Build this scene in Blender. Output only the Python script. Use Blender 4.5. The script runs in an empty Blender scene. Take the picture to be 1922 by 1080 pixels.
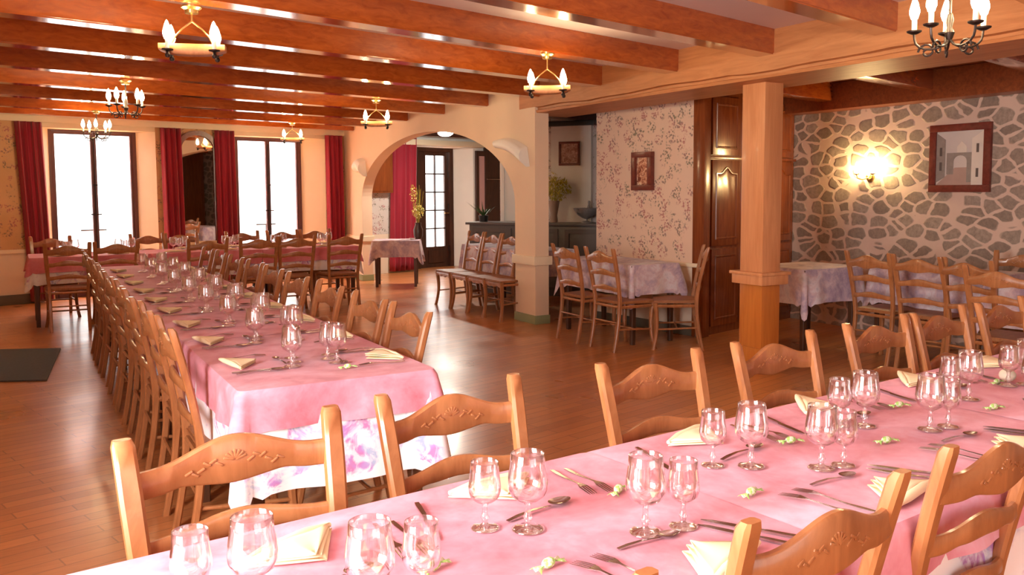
import bpy, bmesh, math, random
from mathutils import Vector, Matrix
random.seed(7)
PI = math.pi
S = bpy.context.scene
COL = S.collection
rnd = random.random

# ------------------------------------------------------------------ helpers
def MB(): return bmesh.new()
def addbox(bm, c, s, rz=0.0, bev=0.0, rot=None):
    m = Matrix.Translation(c) @ (rot if rot is not None else Matrix.Rotation(rz, 4, 'Z')) @ Matrix.Diagonal((s[0], s[1], s[2], 1))
    r = bmesh.ops.create_cube(bm, size=1, matrix=m)
    if bev > 0:
        es = list({e for v in r['verts'] for e in v.link_edges})
        bmesh.ops.bevel(bm, geom=es, offset=bev, segments=2, profile=.6, affect='EDGES')
def box2(bm, a, b, bev=0.0):
    addbox(bm, [(a[i]+b[i])/2 for i in range(3)], [abs(b[i]-a[i]) for i in range(3)], bev=bev)
def lathe(bm, prof, n=20, c=(0,0,0), M=None, a0=0, a1=2*PI):
    full = abs(a1-a0-2*PI) < 1e-6
    k = n if full else n+1
    rows = []
    for r, z in prof:
        if r < 1e-6:
            rows.append([bm.verts.new((0,0,z))]*k)
        else:
            rows.append([bm.verts.new((r*math.cos(a0+(a1-a0)*i/n), r*math.sin(a0+(a1-a0)*i/n), z)) for i in range(k)])
    vs = {v for r in rows for v in r}
    for A, B in zip(rows[:-1], rows[1:]):
        for i in range(n):
            j = (i+1) % k
            f = []
            for v in (A[i], A[j], B[j], B[i]):
                if v not in f: f.append(v)
            if len(f) > 2:
                try: bm.faces.new(f)
                except ValueError: pass
    T = Matrix.Translation(c) @ (M if M is not None else Matrix.Identity(4))
    for v in vs: v.co = T @ v.co
def tube(bm, pts, r, n=8, cap=True):
    pts = [Vector(p) for p in pts]
    rs = r if isinstance(r, (list, tuple)) else [r]*len(pts)
    rings = []
    up = Vector((0,0,1))
    for i, p in enumerate(pts):
        t = (pts[min(i+1, len(pts)-1)] - pts[max(i-1, 0)]).normalized()
        a = t.cross(up)
        if a.length < .05: a = t.cross(Vector((1,0,0)))
        a.normalize(); b = t.cross(a)
        rings.append([bm.verts.new(p + (a*math.cos(2*PI*k/n) + b*math.sin(2*PI*k/n))*rs[i]) for k in range(n)])
    for A, B in zip(rings[:-1], rings[1:]):
        for k in range(n): bm.faces.new((A[k], A[(k+1)%n], B[(k+1)%n], B[k]))
    if cap:
        bm.faces.new(rings[0][::-1]); bm.faces.new(rings[-1])
def sweep(bm, st, ch=.25):
    """stations of (centre, half width along x, half depth along y): chamfered section"""
    rings = []
    for p, w, d in st:
        c = min(w, d)*ch
        prof = [(-w+c,-d),(w-c,-d),(w,-d+c),(w,d-c),(w-c,d),(-w+c,d),(-w,d-c),(-w,-d+c)]
        rings.append([bm.verts.new((p[0]+x, p[1]+y, p[2])) for x, y in prof])
    for A, B in zip(rings[:-1], rings[1:]):
        for k in range(8): bm.faces.new((A[k], A[(k+1)%8], B[(k+1)%8], B[k]))
    bm.faces.new(rings[0][::-1]); bm.faces.new(rings[-1])
def board(bm, xs, top, bot, yc, th):
    """upright board: outline given by top(x), bot(x), plan bow yc(x), thickness th"""
    rows = []
    for x in xs:
        t, b, y = top(x), bot(x), yc(x)
        c = min(.006, (t-b)*.2)
        rows.append([bm.verts.new(q) for q in ((x,y-th/2,b+c),(x,y-th/2,t-c),(x,y-th/2+c*.8,t),(x,y+th/2-c*.8,t),(x,y+th/2,t-c),(x,y+th/2,b+c),(x,y+th/2-c*.8,b),(x,y-th/2+c*.8,b))])
    for A, B in zip(rows[:-1], rows[1:]):
        for k in range(8): bm.faces.new((A[k], A[(k+1)%8], B[(k+1)%8], B[k]))
    bm.faces.new(rows[0][::-1]); bm.faces.new(rows[-1])
def obj(name, bm, mat, parent=None, smooth=True, loc=None, angle=40):
    bmesh.ops.recalc_face_normals(bm, faces=bm.faces)
    me = bpy.data.meshes.new(name); bm.to_mesh(me); bm.free()
    o = bpy.data.objects.new(name, me); COL.objects.link(o)
    if mat is not None: me.materials.append(mat)
    if smooth:
        for p in me.polygons: p.use_smooth = True
        try: me.set_sharp_from_angle(angle=math.radians(angle))
        except Exception: pass
    if parent: o.parent = parent
    if loc: o.location = loc
    return o
def tag(o, label=None, cat=None, group=None, kind=None):
    if label: o['label'] = label
    if cat: o['category'] = cat
    if group: o['group'] = group
    if kind: o['kind'] = kind
    return o
def thing(name, label, cat, loc=(0,0,0), rz=0, group=None):
    o = bpy.data.objects.new(name, None); COL.objects.link(o)
    o.location = loc; o.rotation_euler = (0,0,rz)
    return tag(o, label, cat, group)
def struct(name, bm, mat, smooth=False, parent=None, label=None):
    o = obj(name, bm, mat, parent, smooth)
    if parent is None: o['kind'] = 'structure'
    if label: o['label'] = label
    return o
def dup(root, loc, rz, label, group=None):
    r = root.copy(); COL.objects.link(r); r.location = loc; r.rotation_euler = (0,0,rz); r['label'] = label
    if group: r['group'] = group
    for ch in root.children:
        c = ch.copy(); COL.objects.link(c); c.parent = r
        for g in ch.children:
            d = g.copy(); COL.objects.link(d); d.parent = c
    return r
ORD = ['nearest','second','third','fourth','fifth','sixth','seventh','eighth','ninth','tenth','eleventh','twelfth','thirteenth']

# ------------------------------------------------------------------ materials
class N:
    def __init__(s, name):
        s.m = bpy.data.materials.new(name); s.m.use_nodes = True
        s.t = s.m.node_tree; s.b = s.t.nodes['Principled BSDF']; s.out = s.t.nodes['Material Output']
    def new(s, typ, **kw):
        n = s.t.nodes.new(typ)
        for k, v in kw.items():
            if k.startswith('i_'):
                n.inputs[k[2:].replace('_', ' ')].default_value = v
            else: setattr(n, k, v)
        return n
    def link(s, a, b): s.t.links.new(a, b)
    def coord(s, scale=(1,1,1), rot=(0,0,0), kind='Object', loc=(0,0,0)):
        tc = s.new('ShaderNodeTexCoord'); mp = s.new('ShaderNodeMapping')
        mp.inputs['Scale'].default_value = scale; mp.inputs['Rotation'].default_value = rot; mp.inputs['Location'].default_value = loc
        s.link(tc.outputs[kind], mp.inputs['Vector']); return mp.outputs['Vector']
    def noise(s, vec, scale=5, detail=3, rough=.5, dist=0):
        n = s.new('ShaderNodeTexNoise'); n.inputs['Scale'].default_value = scale; n.inputs['Detail'].default_value = detail
        n.inputs['Roughness'].default_value = rough; n.inputs['Distortion'].default_value = dist
        s.link(vec, n.inputs['Vector']); return n.outputs['Fac']
    def ramp(s, fac, stops, interp='LINEAR'):
        r = s.new('ShaderNodeValToRGB'); r.color_ramp.interpolation = interp
        els = r.color_ramp.elements
        while len(els) < len(stops): els.new(.5)
        for e, (p, c) in zip(els, stops):
            e.position = p; e.color = (c[0], c[1], c[2], 1) if len(c) == 3 else c
        s.link(fac, r.inputs['Fac']); return r.outputs['Color']
    def mix(s, fac, a, b, mode='MIX'):
        m = s.new('ShaderNodeMix', data_type='RGBA', blend_type=mode)
        if isinstance(fac, (int, float)): m.inputs['Factor'].default_value = fac
        else: s.link(fac, m.inputs['Factor'])
        for k, v in (('A', a), ('B', b)):
            sock = [i for i in m.inputs if i.name == k and i.type == 'RGBA'][0]
            if isinstance(v, tuple): sock.default_value = (v[0], v[1], v[2], 1)
            else: s.link(v, sock)
        return [o for o in m.outputs if o.type == 'RGBA'][0]
    def col(s, c):
        if isinstance(c, tuple): s.b.inputs['Base Color'].default_value = (c[0], c[1], c[2], 1)
        else: s.link(c, s.b.inputs['Base Color'])
    def set(s, **kw):
        for k, v in kw.items(): s.b.inputs[k.replace('_', ' ')].default_value = v
    def bump(s, h, strength=.3, dist=.01):
        b = s.new('ShaderNodeBump'); b.inputs['Strength'].default_value = strength; b.inputs['Distance'].default_value = dist
        s.link(h, b.inputs['Height']); s.link(b.outputs['Normal'], s.b.inputs['Normal'])

def wood(name, dark, light, scale=(1,14,14), rough=.35, coat=.0, bump=.05, nscale=3.0, rot=(0,0,0), knots=False):
    n = N(name); v = n.coord(scale, rot)
    f = n.noise(v, nscale, 6, .6, .8)
    c = n.ramp(f, [(.28, dark), (.5, tuple((a+b)/2 for a, b in zip(dark, light))), (.72, light)])
    if knots:
        v2 = n.coord((1.2,1.2,1.2)); k = n.noise(v2, 2.2, 2, .5)
        c = n.mix(n.ramp(k, [(.62,(0,0,0)),(.75,(1,1,1))]), c, tuple(x*.6 for x in dark))
    n.col(c); n.set(Roughness=rough, Coat_Weight=coat, Coat_Roughness=.12)
    n.bump(f, bump, .004); return n.m
def plain(name, c, rough=.6, metal=0.0, var=.08, scale=6, **kw):
    n = N(name); f = n.noise(n.coord(), scale, 4)
    n.col(n.mix(f, tuple(max(0, x*(1-var)) for x in c), tuple(min(1, x*(1+var)) for x in c)))
    n.set(Roughness=rough, Metallic=metal, **kw); return n.m

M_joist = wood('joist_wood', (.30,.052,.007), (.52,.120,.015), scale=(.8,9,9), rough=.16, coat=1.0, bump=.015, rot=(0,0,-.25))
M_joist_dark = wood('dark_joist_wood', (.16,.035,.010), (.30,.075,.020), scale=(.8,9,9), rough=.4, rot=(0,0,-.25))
M_beam = wood('main_beam_wood', (.42,.155,.050), (.60,.255,.095), scale=(7,.8,7), rough=.5, bump=.05)
M_pillar = wood('pillar_wood', (.56,.22,.085), (.70,.32,.14), scale=(9,9,.7), rough=.38, coat=.2)
M_pillar_low = wood('pillar_base_wood', (.46,.13,.02), (.60,.20,.035), scale=(9,9,.7), rough=.35, coat=.2)
M_cab = wood('cabinet_wood', (.15,.032,.008), (.28,.068,.016), scale=(8,8,.8), rough=.26, coat=.4)
M_chair = wood('chair_wood', (.27,.095,.032), (.47,.195,.075), scale=(7,7,2.2), rough=.30, coat=.35, bump=.04, nscale=2.5)
M_darkwood = wood('dark_wood', (.035,.014,.010), (.085,.032,.020), scale=(8,8,.8), rough=.3, coat=.2)
M_tablewood = wood('table_wood', (.05,.02,.010), (.12,.045,.02), scale=(6,6,1), rough=.4)
M_winframe = plain('window_frame_paint', (.13,.055,.060), .45)
M_frame_red = wood('picture_frame_wood', (.12,.022,.015), (.22,.045,.030), scale=(6,6,6), rough=.3)
M_plaster = plain('arch_plaster', (.82,.62,.44), .8, var=.05, scale=3)
M_plaster_low = plain('dado_plaster', (.82,.68,.54), .75, var=.04, scale=3)
M_white = plain('white_plaster', (.88,.85,.80), .8, var=.03)
M_cream = plain('cream_trim_paint', (.86,.72,.52), .6, var=.03)
M_green = plain('green_skirting_paint', (.30,.33,.17), .6, var=.06)
M_greyg = plain('grey_green_skirting_paint', (.13,.11,.08), .6, var=.06)
M_ceil = plain('ceiling_paint', (.74,.62,.60), .6, var=.03)
M_shell = plain('white_shell_plaster', (.90,.86,.80), .6, var=.02)
M_iron = plain('dark_iron', (.045,.032,.028), .42, .8)
M_brass = plain('brass', (.55,.36,.14), .3, 1.0)
M_steel = plain('cutlery_steel', (.50,.44,.42), .22, 1.0, var=.03)
M_mat = plain('charcoal_mat', (.09,.10,.11), .85, var=.25, scale=60)
M_napkin = plain('napkin_cloth', (.93,.80,.52), .75, var=.04, scale=12)
M_counter = plain('grey_counter_paint', (.13,.115,.115), .35, var=.15, scale=3)
M_silver = plain('pewter', (.40,.39,.40), .4, .45, var=.3, scale=40)
M_sleeve = plain('candle_sleeve', (.88,.82,.66), .5)
M_black = plain('black_plastic', (.02,.02,.02), .4)
M_roll = plain('cream_ball', (.93,.86,.68), .5, var=.04)
M_rush = wood('rush_seat', (.25,.085,.028), (.42,.17,.06), scale=(30,3,3), rough=.5, bump=.3)
M_leaf = plain('leaf_green', (.06,.12,.025), .6, var=.5, scale=30)
M_leafy = plain('yellow_green_foliage', (.52,.46,.08), .6, var=.5, scale=30)
M_yellow = plain('yellow_petals', (.85,.70,.20), .6, var=.3, scale=40)
M_vase = plain('stone_vase', (.40,.28,.22), .5)

def emis(name, c, s):
    n = N(name); n.col(c); n.b.inputs['Emission Color'].default_value = (*c, 1); n.b.inputs['Emission Strength'].default_value = s; return n.m
M_bulb = emis('lit_candle_bulb', (1.0,.78,.45), 60)
M_bulb2 = emis('lit_wall_bulb', (1.0,.72,.32), 130)
M_lampglass = emis('lit_ceiling_lamp', (1.0,.93,.80), 170)

n = N('drinking_glass'); tr = n.new('ShaderNodeBsdfTransparent'); tr.inputs['Color'].default_value = (.985,.97,.975,1); gl = n.new('ShaderNodeBsdfGlossy'); gl.inputs['Roughness'].default_value = .06; gl.inputs['Color'].default_value = (1,.97,.97,1)
lw = n.new('ShaderNodeLayerWeight'); lw.inputs['Blend'].default_value = .42
fm = n.new('ShaderNodeMath', operation='MULTIPLY_ADD'); n.link(lw.outputs['Facing'], fm.inputs[0]); fm.inputs[1].default_value = .9; fm.inputs[2].default_value = .11
mx = n.new('ShaderNodeMixShader'); n.link(fm.outputs[0], mx.inputs['Fac']); n.link(tr.outputs[0], mx.inputs[1]); n.link(gl.outputs[0], mx.inputs[2]); n.link(mx.outputs[0], n.out.inputs['Surface']); M_glass = n.m
n = N('window_glass'); tr = n.new('ShaderNodeBsdfTransparent'); gl = n.new('ShaderNodeBsdfGlossy'); gl.inputs['Roughness'].default_value = .02
mx = n.new('ShaderNodeMixShader'); mx.inputs['Fac'].default_value = .05; n.link(tr.outputs[0], mx.inputs[1]); n.link(gl.outputs[0], mx.inputs[2]); n.link(mx.outputs[0], n.out.inputs['Surface']); M_pane = n.m
n = N('mirror_glass'); n.col((.80,.74,.66)); n.set(Metallic=1.0, Roughness=.02); M_mirror = n.m

# floor: strips of wood along the joist direction
n = N('floor_strips'); v = n.coord(rot=(0,0,-.247))
br = n.new('ShaderNodeTexBrick'); n.link(v, br.inputs['Vector']); br.offset = .37; br.offset_frequency = 2
br.inputs['Color1'].default_value = (.68,.27,.09,1); br.inputs['Color2'].default_value = (.44,.165,.058,1); br.inputs['Mortar'].default_value = (.20,.08,.035,1)
br.inputs['Scale'].default_value = 1; br.inputs['Mortar Size'].default_value = .0035; br.inputs['Brick Width'].default_value = .62; br.inputs['Row Height'].default_value = .085; br.inputs['Bias'].default_value = -.05
g = n.noise(n.coord((1.5,22,1), (0,0,-.247)), 3, 5, .6, 0)
c = n.mix(.4, br.outputs['Color'], n.ramp(g, [(.2,(.40,.135,.040)),(.8,(.74,.32,.115))]))
n.col(c); n.set(Coat_Weight=.35, Coat_Roughness=.16)
rr = n.ramp(n.noise(n.coord(), 1.3, 3), [(.3,(.26,)*3),(.7,(.42,)*3)]); n.link(rr, n.b.inputs['Roughness'])
M_floor = n.m

# wallpaper with small sprigs
def wallpaper(name, base, base2, s=1.0, dens=.36):
    n = N(name); v = n.coord((1,1,1))
    vo = n.new('ShaderNodeTexVoronoi'); vo.inputs['Scale'].default_value = 8.0*s; vo.inputs['Randomness'].default_value = .75; n.link(v, vo.inputs['Vector'])
    v2 = n.new('ShaderNodeTexVoronoi'); v2.inputs['Scale'].default_value = 42*s; n.link(v, v2.inputs['Vector'])
    clus = n.ramp(vo.outputs['Distance'], [(dens+.10,(1,1,1)),(dens+.24,(0,0,0))])
    leaf = n.ramp(v2.outputs['Distance'], [(.42,(1,1,1)),(.52,(0,0,0))])
    pick = n.noise(v, 13*s, 2)
    leaf2 = n.mix(1.0, leaf, n.ramp(pick, [(.40,(0,0,0)),(.48,(1,1,1))]), 'MULTIPLY')
    mask = n.mix(1.0, clus, leaf2, 'MULTIPLY')
    tint = n.ramp(n.noise(v, 6*s, 1), [(.40,(.17,.15,.095)),(.50,(.25,.13,.13)),(.60,(.46,.14,.14))])
    bg = n.mix(n.noise(v, 3, 3), base, base2)
    stem = n.noise(v, 9*s, 2, .5, 1.5)
    sm = n.mix(1.0, n.ramp(stem, [(.475,(0,0,0)),(.495,(1,1,1)),(.515,(0,0,0))]), n.ramp(vo.outputs['Distance'], [(.3,(1,1,1)),(.5,(0,0,0))]), 'MULTIPLY')
    bg = n.mix(sm, bg, (.50,.38,.26))
    n.col(n.mix(n.mix(1.0, mask, (.8,.8,.8), 'MULTIPLY'), bg, tint)); n.set(Roughness=.75); return n.m
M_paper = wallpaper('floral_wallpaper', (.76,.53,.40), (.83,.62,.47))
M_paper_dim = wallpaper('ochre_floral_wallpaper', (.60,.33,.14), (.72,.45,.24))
M_paper_grey = wallpaper('grey_floral_wallpaper', (.62,.54,.50), (.70,.62,.58))

# rubble stone with pale joints
n = N('rubble_stone'); v = n.coord((1,1,1.55)); 
wob = n.new('ShaderNodeTexNoise'); wob.inputs['Scale'].default_value = 3.0; wob.inputs['Detail'].default_value = 2; n.link(v, wob.inputs['Vector'])
add = n.new('ShaderNodeVectorMath', operation='MULTIPLY_ADD'); n.link(wob.outputs['Color'], add.inputs[0]); add.inputs[1].default_value = (.15,.15,.15); n.link(v, add.inputs[2])
ve = n.new('ShaderNodeTexVoronoi', feature='DISTANCE_TO_EDGE'); ve.inputs['Scale'].default_value = 5.2; ve.inputs['Randomness'].default_value = .85; n.link(add.outputs[0], ve.inputs['Vector'])
vc = n.new('ShaderNodeTexVoronoi'); vc.inputs['Scale'].default_value = 5.2; vc.inputs['Randomness'].default_value = .85; n.link(add.outputs[0], vc.inputs['Vector'])
jn = n.noise(n.coord(), 14, 3, .55)
ms = n.new('ShaderNodeMath', operation='MULTIPLY_ADD'); n.link(jn, ms.inputs[0]); ms.inputs[1].default_value = .14; n.link(ve.outputs['Distance'], ms.inputs[2])
m0 = n.ramp(ms.outputs[0], [(.135,(0,0,0)),(.175,(1,1,1))])
md = n.new('ShaderNodeMath', operation='MULTIPLY_ADD'); n.link(jn, md.inputs[0]); md.inputs[1].default_value = .16; n.link(vc.outputs['Distance'], md.inputs[2])
m1 = n.mix(1.0, m0, n.ramp(md.outputs[0], [(.66,(1,1,1)),(.74,(0,0,0))]), 'MULTIPLY')
sep = n.new('ShaderNodeSeparateColor'); n.link(vc.outputs['Color'], sep.inputs[0])
st = n.ramp(sep.outputs[0], [(0,(.30,.215,.165)),(.35,(.38,.28,.215)),(.7,(.46,.35,.275)),(1,(.34,.235,.195))])
st = n.mix(n.ramp(n.noise(n.coord(), 24, 5, .7), [(.3,(0,0,0)),(.7,(.7,.7,.7))]), st, (.15,.11,.09))
mo = n.mix(n.noise(n.coord(), 9, 4), (.62,.43,.34), (.70,.51,.41))
n.col(n.mix(m1, mo, st)); n.set(Roughness=.85)
hh = n.mix(n.noise(n.coord(), 18, 4), n.ramp(ve.outputs['Distance'], [(.06,(0,0,0)),(.22,(1,1,1))]), (.5,.5,.5))
n.bump(m1, .35, .02); M_stone = n.m

def cloth_mat(name, stops, sc=3.2, fine=14, rough=.7, detail=5):
    n = N(name); v = n.coord()
    a = n.noise(v, sc, detail, .62, .6); b = n.noise(v, fine, 4, .6, .4)
    f = n.new('ShaderNodeMath', operation='MULTIPLY_ADD'); n.link(b, f.inputs[0]); f.inputs[1].default_value = .35; n.link(a, f.inputs[2])
    f2 = n.new('ShaderNodeMath', operation='SUBTRACT'); n.link(f.outputs[0], f2.inputs[0]); f2.inputs[1].default_value = .175
    n.col(n.ramp(f2.outputs[0], stops)); n.set(Roughness=rough, Sheen_Weight=.15)
    w = n.new('ShaderNodeTexChecker'); w.inputs['Scale'].default_value = 500; n.link(v, w.inputs['Vector'])
    n.bump(w.outputs['Fac'], .05, .0005); return n.m
M_pink = cloth_mat('pink_damask_cloth', [(.32,(.58,.165,.225)),(.45,(.70,.255,.340)),(.58,(.76,.335,.445)),(.70,(.79,.47,.61))])
M_pink_dark = cloth_mat('rose_cloth', [(.30,(.56,.13,.17)),(.5,(.66,.18,.23)),(.72,(.74,.27,.33))])
# white cloth with violet and blue flowers
n = N('floral_under_cloth'); v = n.coord()
a = n.noise(v, 6.5, 4, .6, .8); b = n.noise(v, 18, 4, .6, 1.0)
msk = n.mix(1.0, n.ramp(a, [(.50,(0,0,0)),(.58,(1,1,1))]), n.ramp(b, [(.42,(.25,.25,.25)),(.55,(1,1,1))]), 'MULTIPLY')
tint = n.ramp(n.noise(v, 9, 2), [(.40,(.40,.50,.72)),(.50,(.48,.26,.62)),(.58,(.55,.22,.48))])
n.col(n.mix(msk, (.90,.86,.90), tint)); n.set(Roughness=.7); M_floral = n.m
M_lilac = cloth_mat('lilac_grey_floral_cloth', [(.30,(.32,.23,.33)),(.43,(.47,.36,.45)),(.52,(.62,.46,.50)),(.62,(.70,.62,.66)),(.75,(.52,.47,.55))], sc=5.5, fine=22)
n = N('red_curtain_velvet'); f = n.noise(n.coord((20,20,1)), 2, 3); n.col(n.mix(f, (.27,.004,.018), (.38,.009,.034))); n.set(Roughness=.8, Sheen_Weight=.3); M_curtain = n.m
n = N('green_sweet_wrapper'); f = n.noise(n.coord(), 70, 3); n.col(n.ramp(f, [(.40,(.90,.95,.72)),(.46,(.35,.70,.15)),(.58,(.45,.75,.22)),(.66,(.92,.95,.78))])); n.set(Roughness=.3); M_sweet = n.m
n = N('copper_relief'); f = n.noise(n.coord(), 26, 4, .6, 1.0); n.col(n.ramp(f, [(.38,(.20,.045,.025)),(.5,(.62,.26,.16)),(.62,(.88,.66,.48))])); n.set(Roughness=.4, Metallic=.3); n.bump(f, .6, .01); M_copper = n.m
n = N('tapestry_print'); f = n.noise(n.coord(), 24, 4, .6, 1.2); n.col(n.ramp(f, [(.38,(.30,.13,.10)),(.5,(.50,.28,.22)),(.62,(.62,.42,.34))])); n.set(Roughness=.6); M_print = n.m

# ------------------------------------------------------------------ frame of the building
# the arch wall and the main beam run along Y at X = XA; window wall and joists are skewed by TH
XA = 4.808; TH = math.atan(.252); CT, ST = math.cos(TH), math.sin(TH)
ZC, ZJ = 2.60, 2.42
W0 = Vector((.12, 12.93)); WU = Vector((CT, ST)); WN = Vector((-ST, CT))
def wp(s, z=0, out=0): # point on the window wall; out > 0 goes outdoors
    p = W0 + WU*s + WN*out; return Vector((p.x, p.y, z))
def wbox(bm, s0, s1, z0, z1, o0, o1, bev=0):
    c = (wp(s0, z0, o0) + wp(s1, z1, o1))/2
    addbox(bm, c, (abs(s1-s0), abs(o1-o0), abs(z1-z0)), TH, bev)

bm = MB(); box2(bm, (-1.6,-1.7,-.12), (10.2,16.2,0)); struct('floor', bm, M_floor)
bm = MB(); box2(bm, (-1.6,-1.7,ZC), (XA+.35,16.2,ZC+.12)); struct('ceiling', bm, M_ceil)
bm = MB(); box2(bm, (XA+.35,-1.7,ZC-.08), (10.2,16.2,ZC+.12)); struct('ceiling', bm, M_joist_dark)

# joists of the main room, ends lying against the beam / arch wall
for j in range(-3, 11):
    Y = 3.5749 + .9961*(j-1) + .01634*(j-1)**2 if j >= 1 else 3.5749 + .98*(j-1)
    if j == 10: Y -= .28
    w = .17; bm = MB(); x0, x1 = -1.48, XA-.001
    pts = []
    for x in (x0, x1):
        for dy in (0, w):
            yy = Y + dy + (x-XA)*.252
            pts.append((x, yy))
    (a, b, c, d) = pts
    lo = [bm.verts.new((p[0], p[1], ZJ)) for p in (a, c, d, b)]; hi = [bm.verts.new((p[0], p[1], ZC+.002)) for p in (a, c, d, b)]
    bm.faces.new(lo[::-1]); bm.faces.new(hi)
    for k in range(4): bm.faces.new((lo[k], lo[(k+1)%4], hi[(k+1)%4], hi[k]))
    bmesh.ops.bevel(bm, geom=[e for e in bm.edges if abs(e.verts[0].co.z-ZJ)<1e-4 and abs(e.verts[1].co.z-ZJ)<1e-4], offset=.008, segments=2, affect='EDGES')
    lb = 'glossy orange ceiling joist over the main dining room'
    o = struct('ceiling_joist', bm, M_joist, smooth=True)
    o['group'] = 'main room ceiling joists'

# main beam: peach wood, wavy lower left arris
bm = MB()
ys = [8.25 - i*.16 for i in range(62)]
rows = []
for i, y in enumerate(ys):
    wv = .008*math.sin(i*.5)+.005*math.sin(i*1.3+1)+.005*rnd()
    prof = [(XA-.004, ZC), (XA-.006, ZC-.17), (XA-.004, 2.318+wv), (XA+.028+abs(wv), 2.312+wv), (XA+.030+abs(wv), 2.292+wv*.7), (XA+.012, 2.286+wv*.5), (XA+.022, 2.264), (5.42, 2.262), (5.46, 2.30), (5.46, ZC)]
    rows.append([bm.verts.new((x, y, z)) for x, z in prof])
for A, B in zip(rows[:-1], rows[1:]):
    for k in range(len(A)-1): bm.faces.new((A[k], A[k+1], B[k+1], B[k]))
bm.faces.new(rows[0]); bm.faces.new(rows[-1][::-1])
o = struct('main_beam', bm, M_beam)

# joists and edge beam over the side room
for k in range(9):
    Y = 8.0 - k*1.12; bm = MB()
    c = Vector(((5.46+7.4)/2, Y+.25, 2.44)); addbox(bm, c, (2.02, .16, .20), TH, .01)
    o = struct('side_room_joist', bm, M_joist, smooth=True); o['group'] = 'side room ceiling joists'
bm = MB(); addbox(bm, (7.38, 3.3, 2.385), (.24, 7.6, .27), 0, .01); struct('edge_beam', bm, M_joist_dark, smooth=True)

# arch wall
def arch_wall():
    bm = MB(); x0, x1 = XA, XA+.17; yc, a, zs, h = 10.82, 2.46, 1.30, .93
    ytop = ZC
    y_l, y_r = 14.2, 7.93
    N_ = 48
    arc = [(yc + a*math.cos(PI*i/N_), zs + h*math.sin(PI*i/N_)) for i in range(N_+1)]   # from far (13.28) to near (8.36)
    def quad(p): 
        for x in (x0, x1): bm.faces.new([bm.verts.new((x, y, z)) for y, z in p])
    quad([(y_l,0),(y_l,ytop),(yc+a,ytop),(yc+a,0)])
    quad([(y_r,0),(y_r,ytop),(yc-a,ytop),(yc-a,0)])
    for (ya, za), (yb, zb) in zip(arc[:-1], arc[1:]): quad([(ya,za),(yb,zb),(yb,ytop),(ya,ytop)])
    path = [(yc+a,0)] + arc + [(yc-a,0)]
    for (ya, za), (yb, zb) in zip(path[:-1], path[1:]):
        bm.faces.new([bm.verts.new(p) for p in ((x0,ya,za),(x0,yb,zb),(x1,yb,zb),(x1,ya,za))])
    bm.faces.new([bm.verts.new(p) for p in ((x0,y_r,0),(x1,y_r,0),(x1,y_r,ytop),(x0,y_r,ytop))])
    bmesh.ops.remove_doubles(bm, verts=bm.verts, dist=1e-4)
    return bm
o = struct('wall_arch', arch_wall(), M_plaster)
# trim around the column foot and waist, and on the far jamb
def band(name, y0, y1, z0, z1, p, mat):
    bm = MB(); box2(bm, (XA-p, y0-p, z0), (XA+.17+p, y1+p, z1), .006); struct(name, bm, mat, smooth=True)
band('trim_1', 7.93, 8.36, .640, .735, .030, M_cream); band('baseboard_column', 7.93, 8.36, 0, .095, .012, M_green)
bm = MB(); box2(bm, (XA-.03, 13.255, .635), (XA+.20, 14.06, .72), .006); struct('trim_2', bm, M_cream)
bm = MB(); box2(bm, (XA-.012, 13.27, 0), (XA+.18, 14.06, .095), .004); struct('baseboard_arch', bm, M_green)

# window wall -------------------------------------------------
WTOP = 2.30
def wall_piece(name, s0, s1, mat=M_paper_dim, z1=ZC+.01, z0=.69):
    bm = MB(); wbox(bm, s0, s1, z0, z1, 0, .42); return struct(name, bm, mat)
def wall_low(name, s0, s1, mat=M_plaster_low):
    bm = MB(); wbox(bm, s0, s1, -.01, .69, 0, .42); struct(name, bm, mat)
WIN = [(.19, 1.69, .38, 1.50), (2.88, 4.47, 3.02, 4.16)]
edges = [-2.2, .19, 1.69, 2.88, 4.47, 4.93]
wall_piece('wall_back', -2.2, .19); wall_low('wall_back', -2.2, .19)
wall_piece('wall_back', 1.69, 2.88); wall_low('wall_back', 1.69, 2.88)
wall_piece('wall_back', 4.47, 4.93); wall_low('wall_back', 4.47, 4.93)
for (a, b, _, _) in WIN:
    bm = MB(); wbox(bm, a, b, WTOP, ZC+.01, 0, .42); struct('wall_back', bm, M_cream)
# cornice, rail, skirting
bm = MB(); wbox(bm, -2.0, 4.83, 2.365, 2.46, -.035, 0, .008); struct('trim_3', bm, M_cream, smooth=True)
for a, b in ((-2.0,.15),(1.72,2.85),(4.5,4.83)):
    bm = MB(); wbox(bm, a, b, .665, .715, -.025, 0, .005); struct('trim_4', bm, M_cream, smooth=True)
    bm = MB(); wbox(bm, a, b, 0, .13, -.018, 0, .004); struct('baseboard_back', bm, M_greyg, smooth=True)
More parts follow.
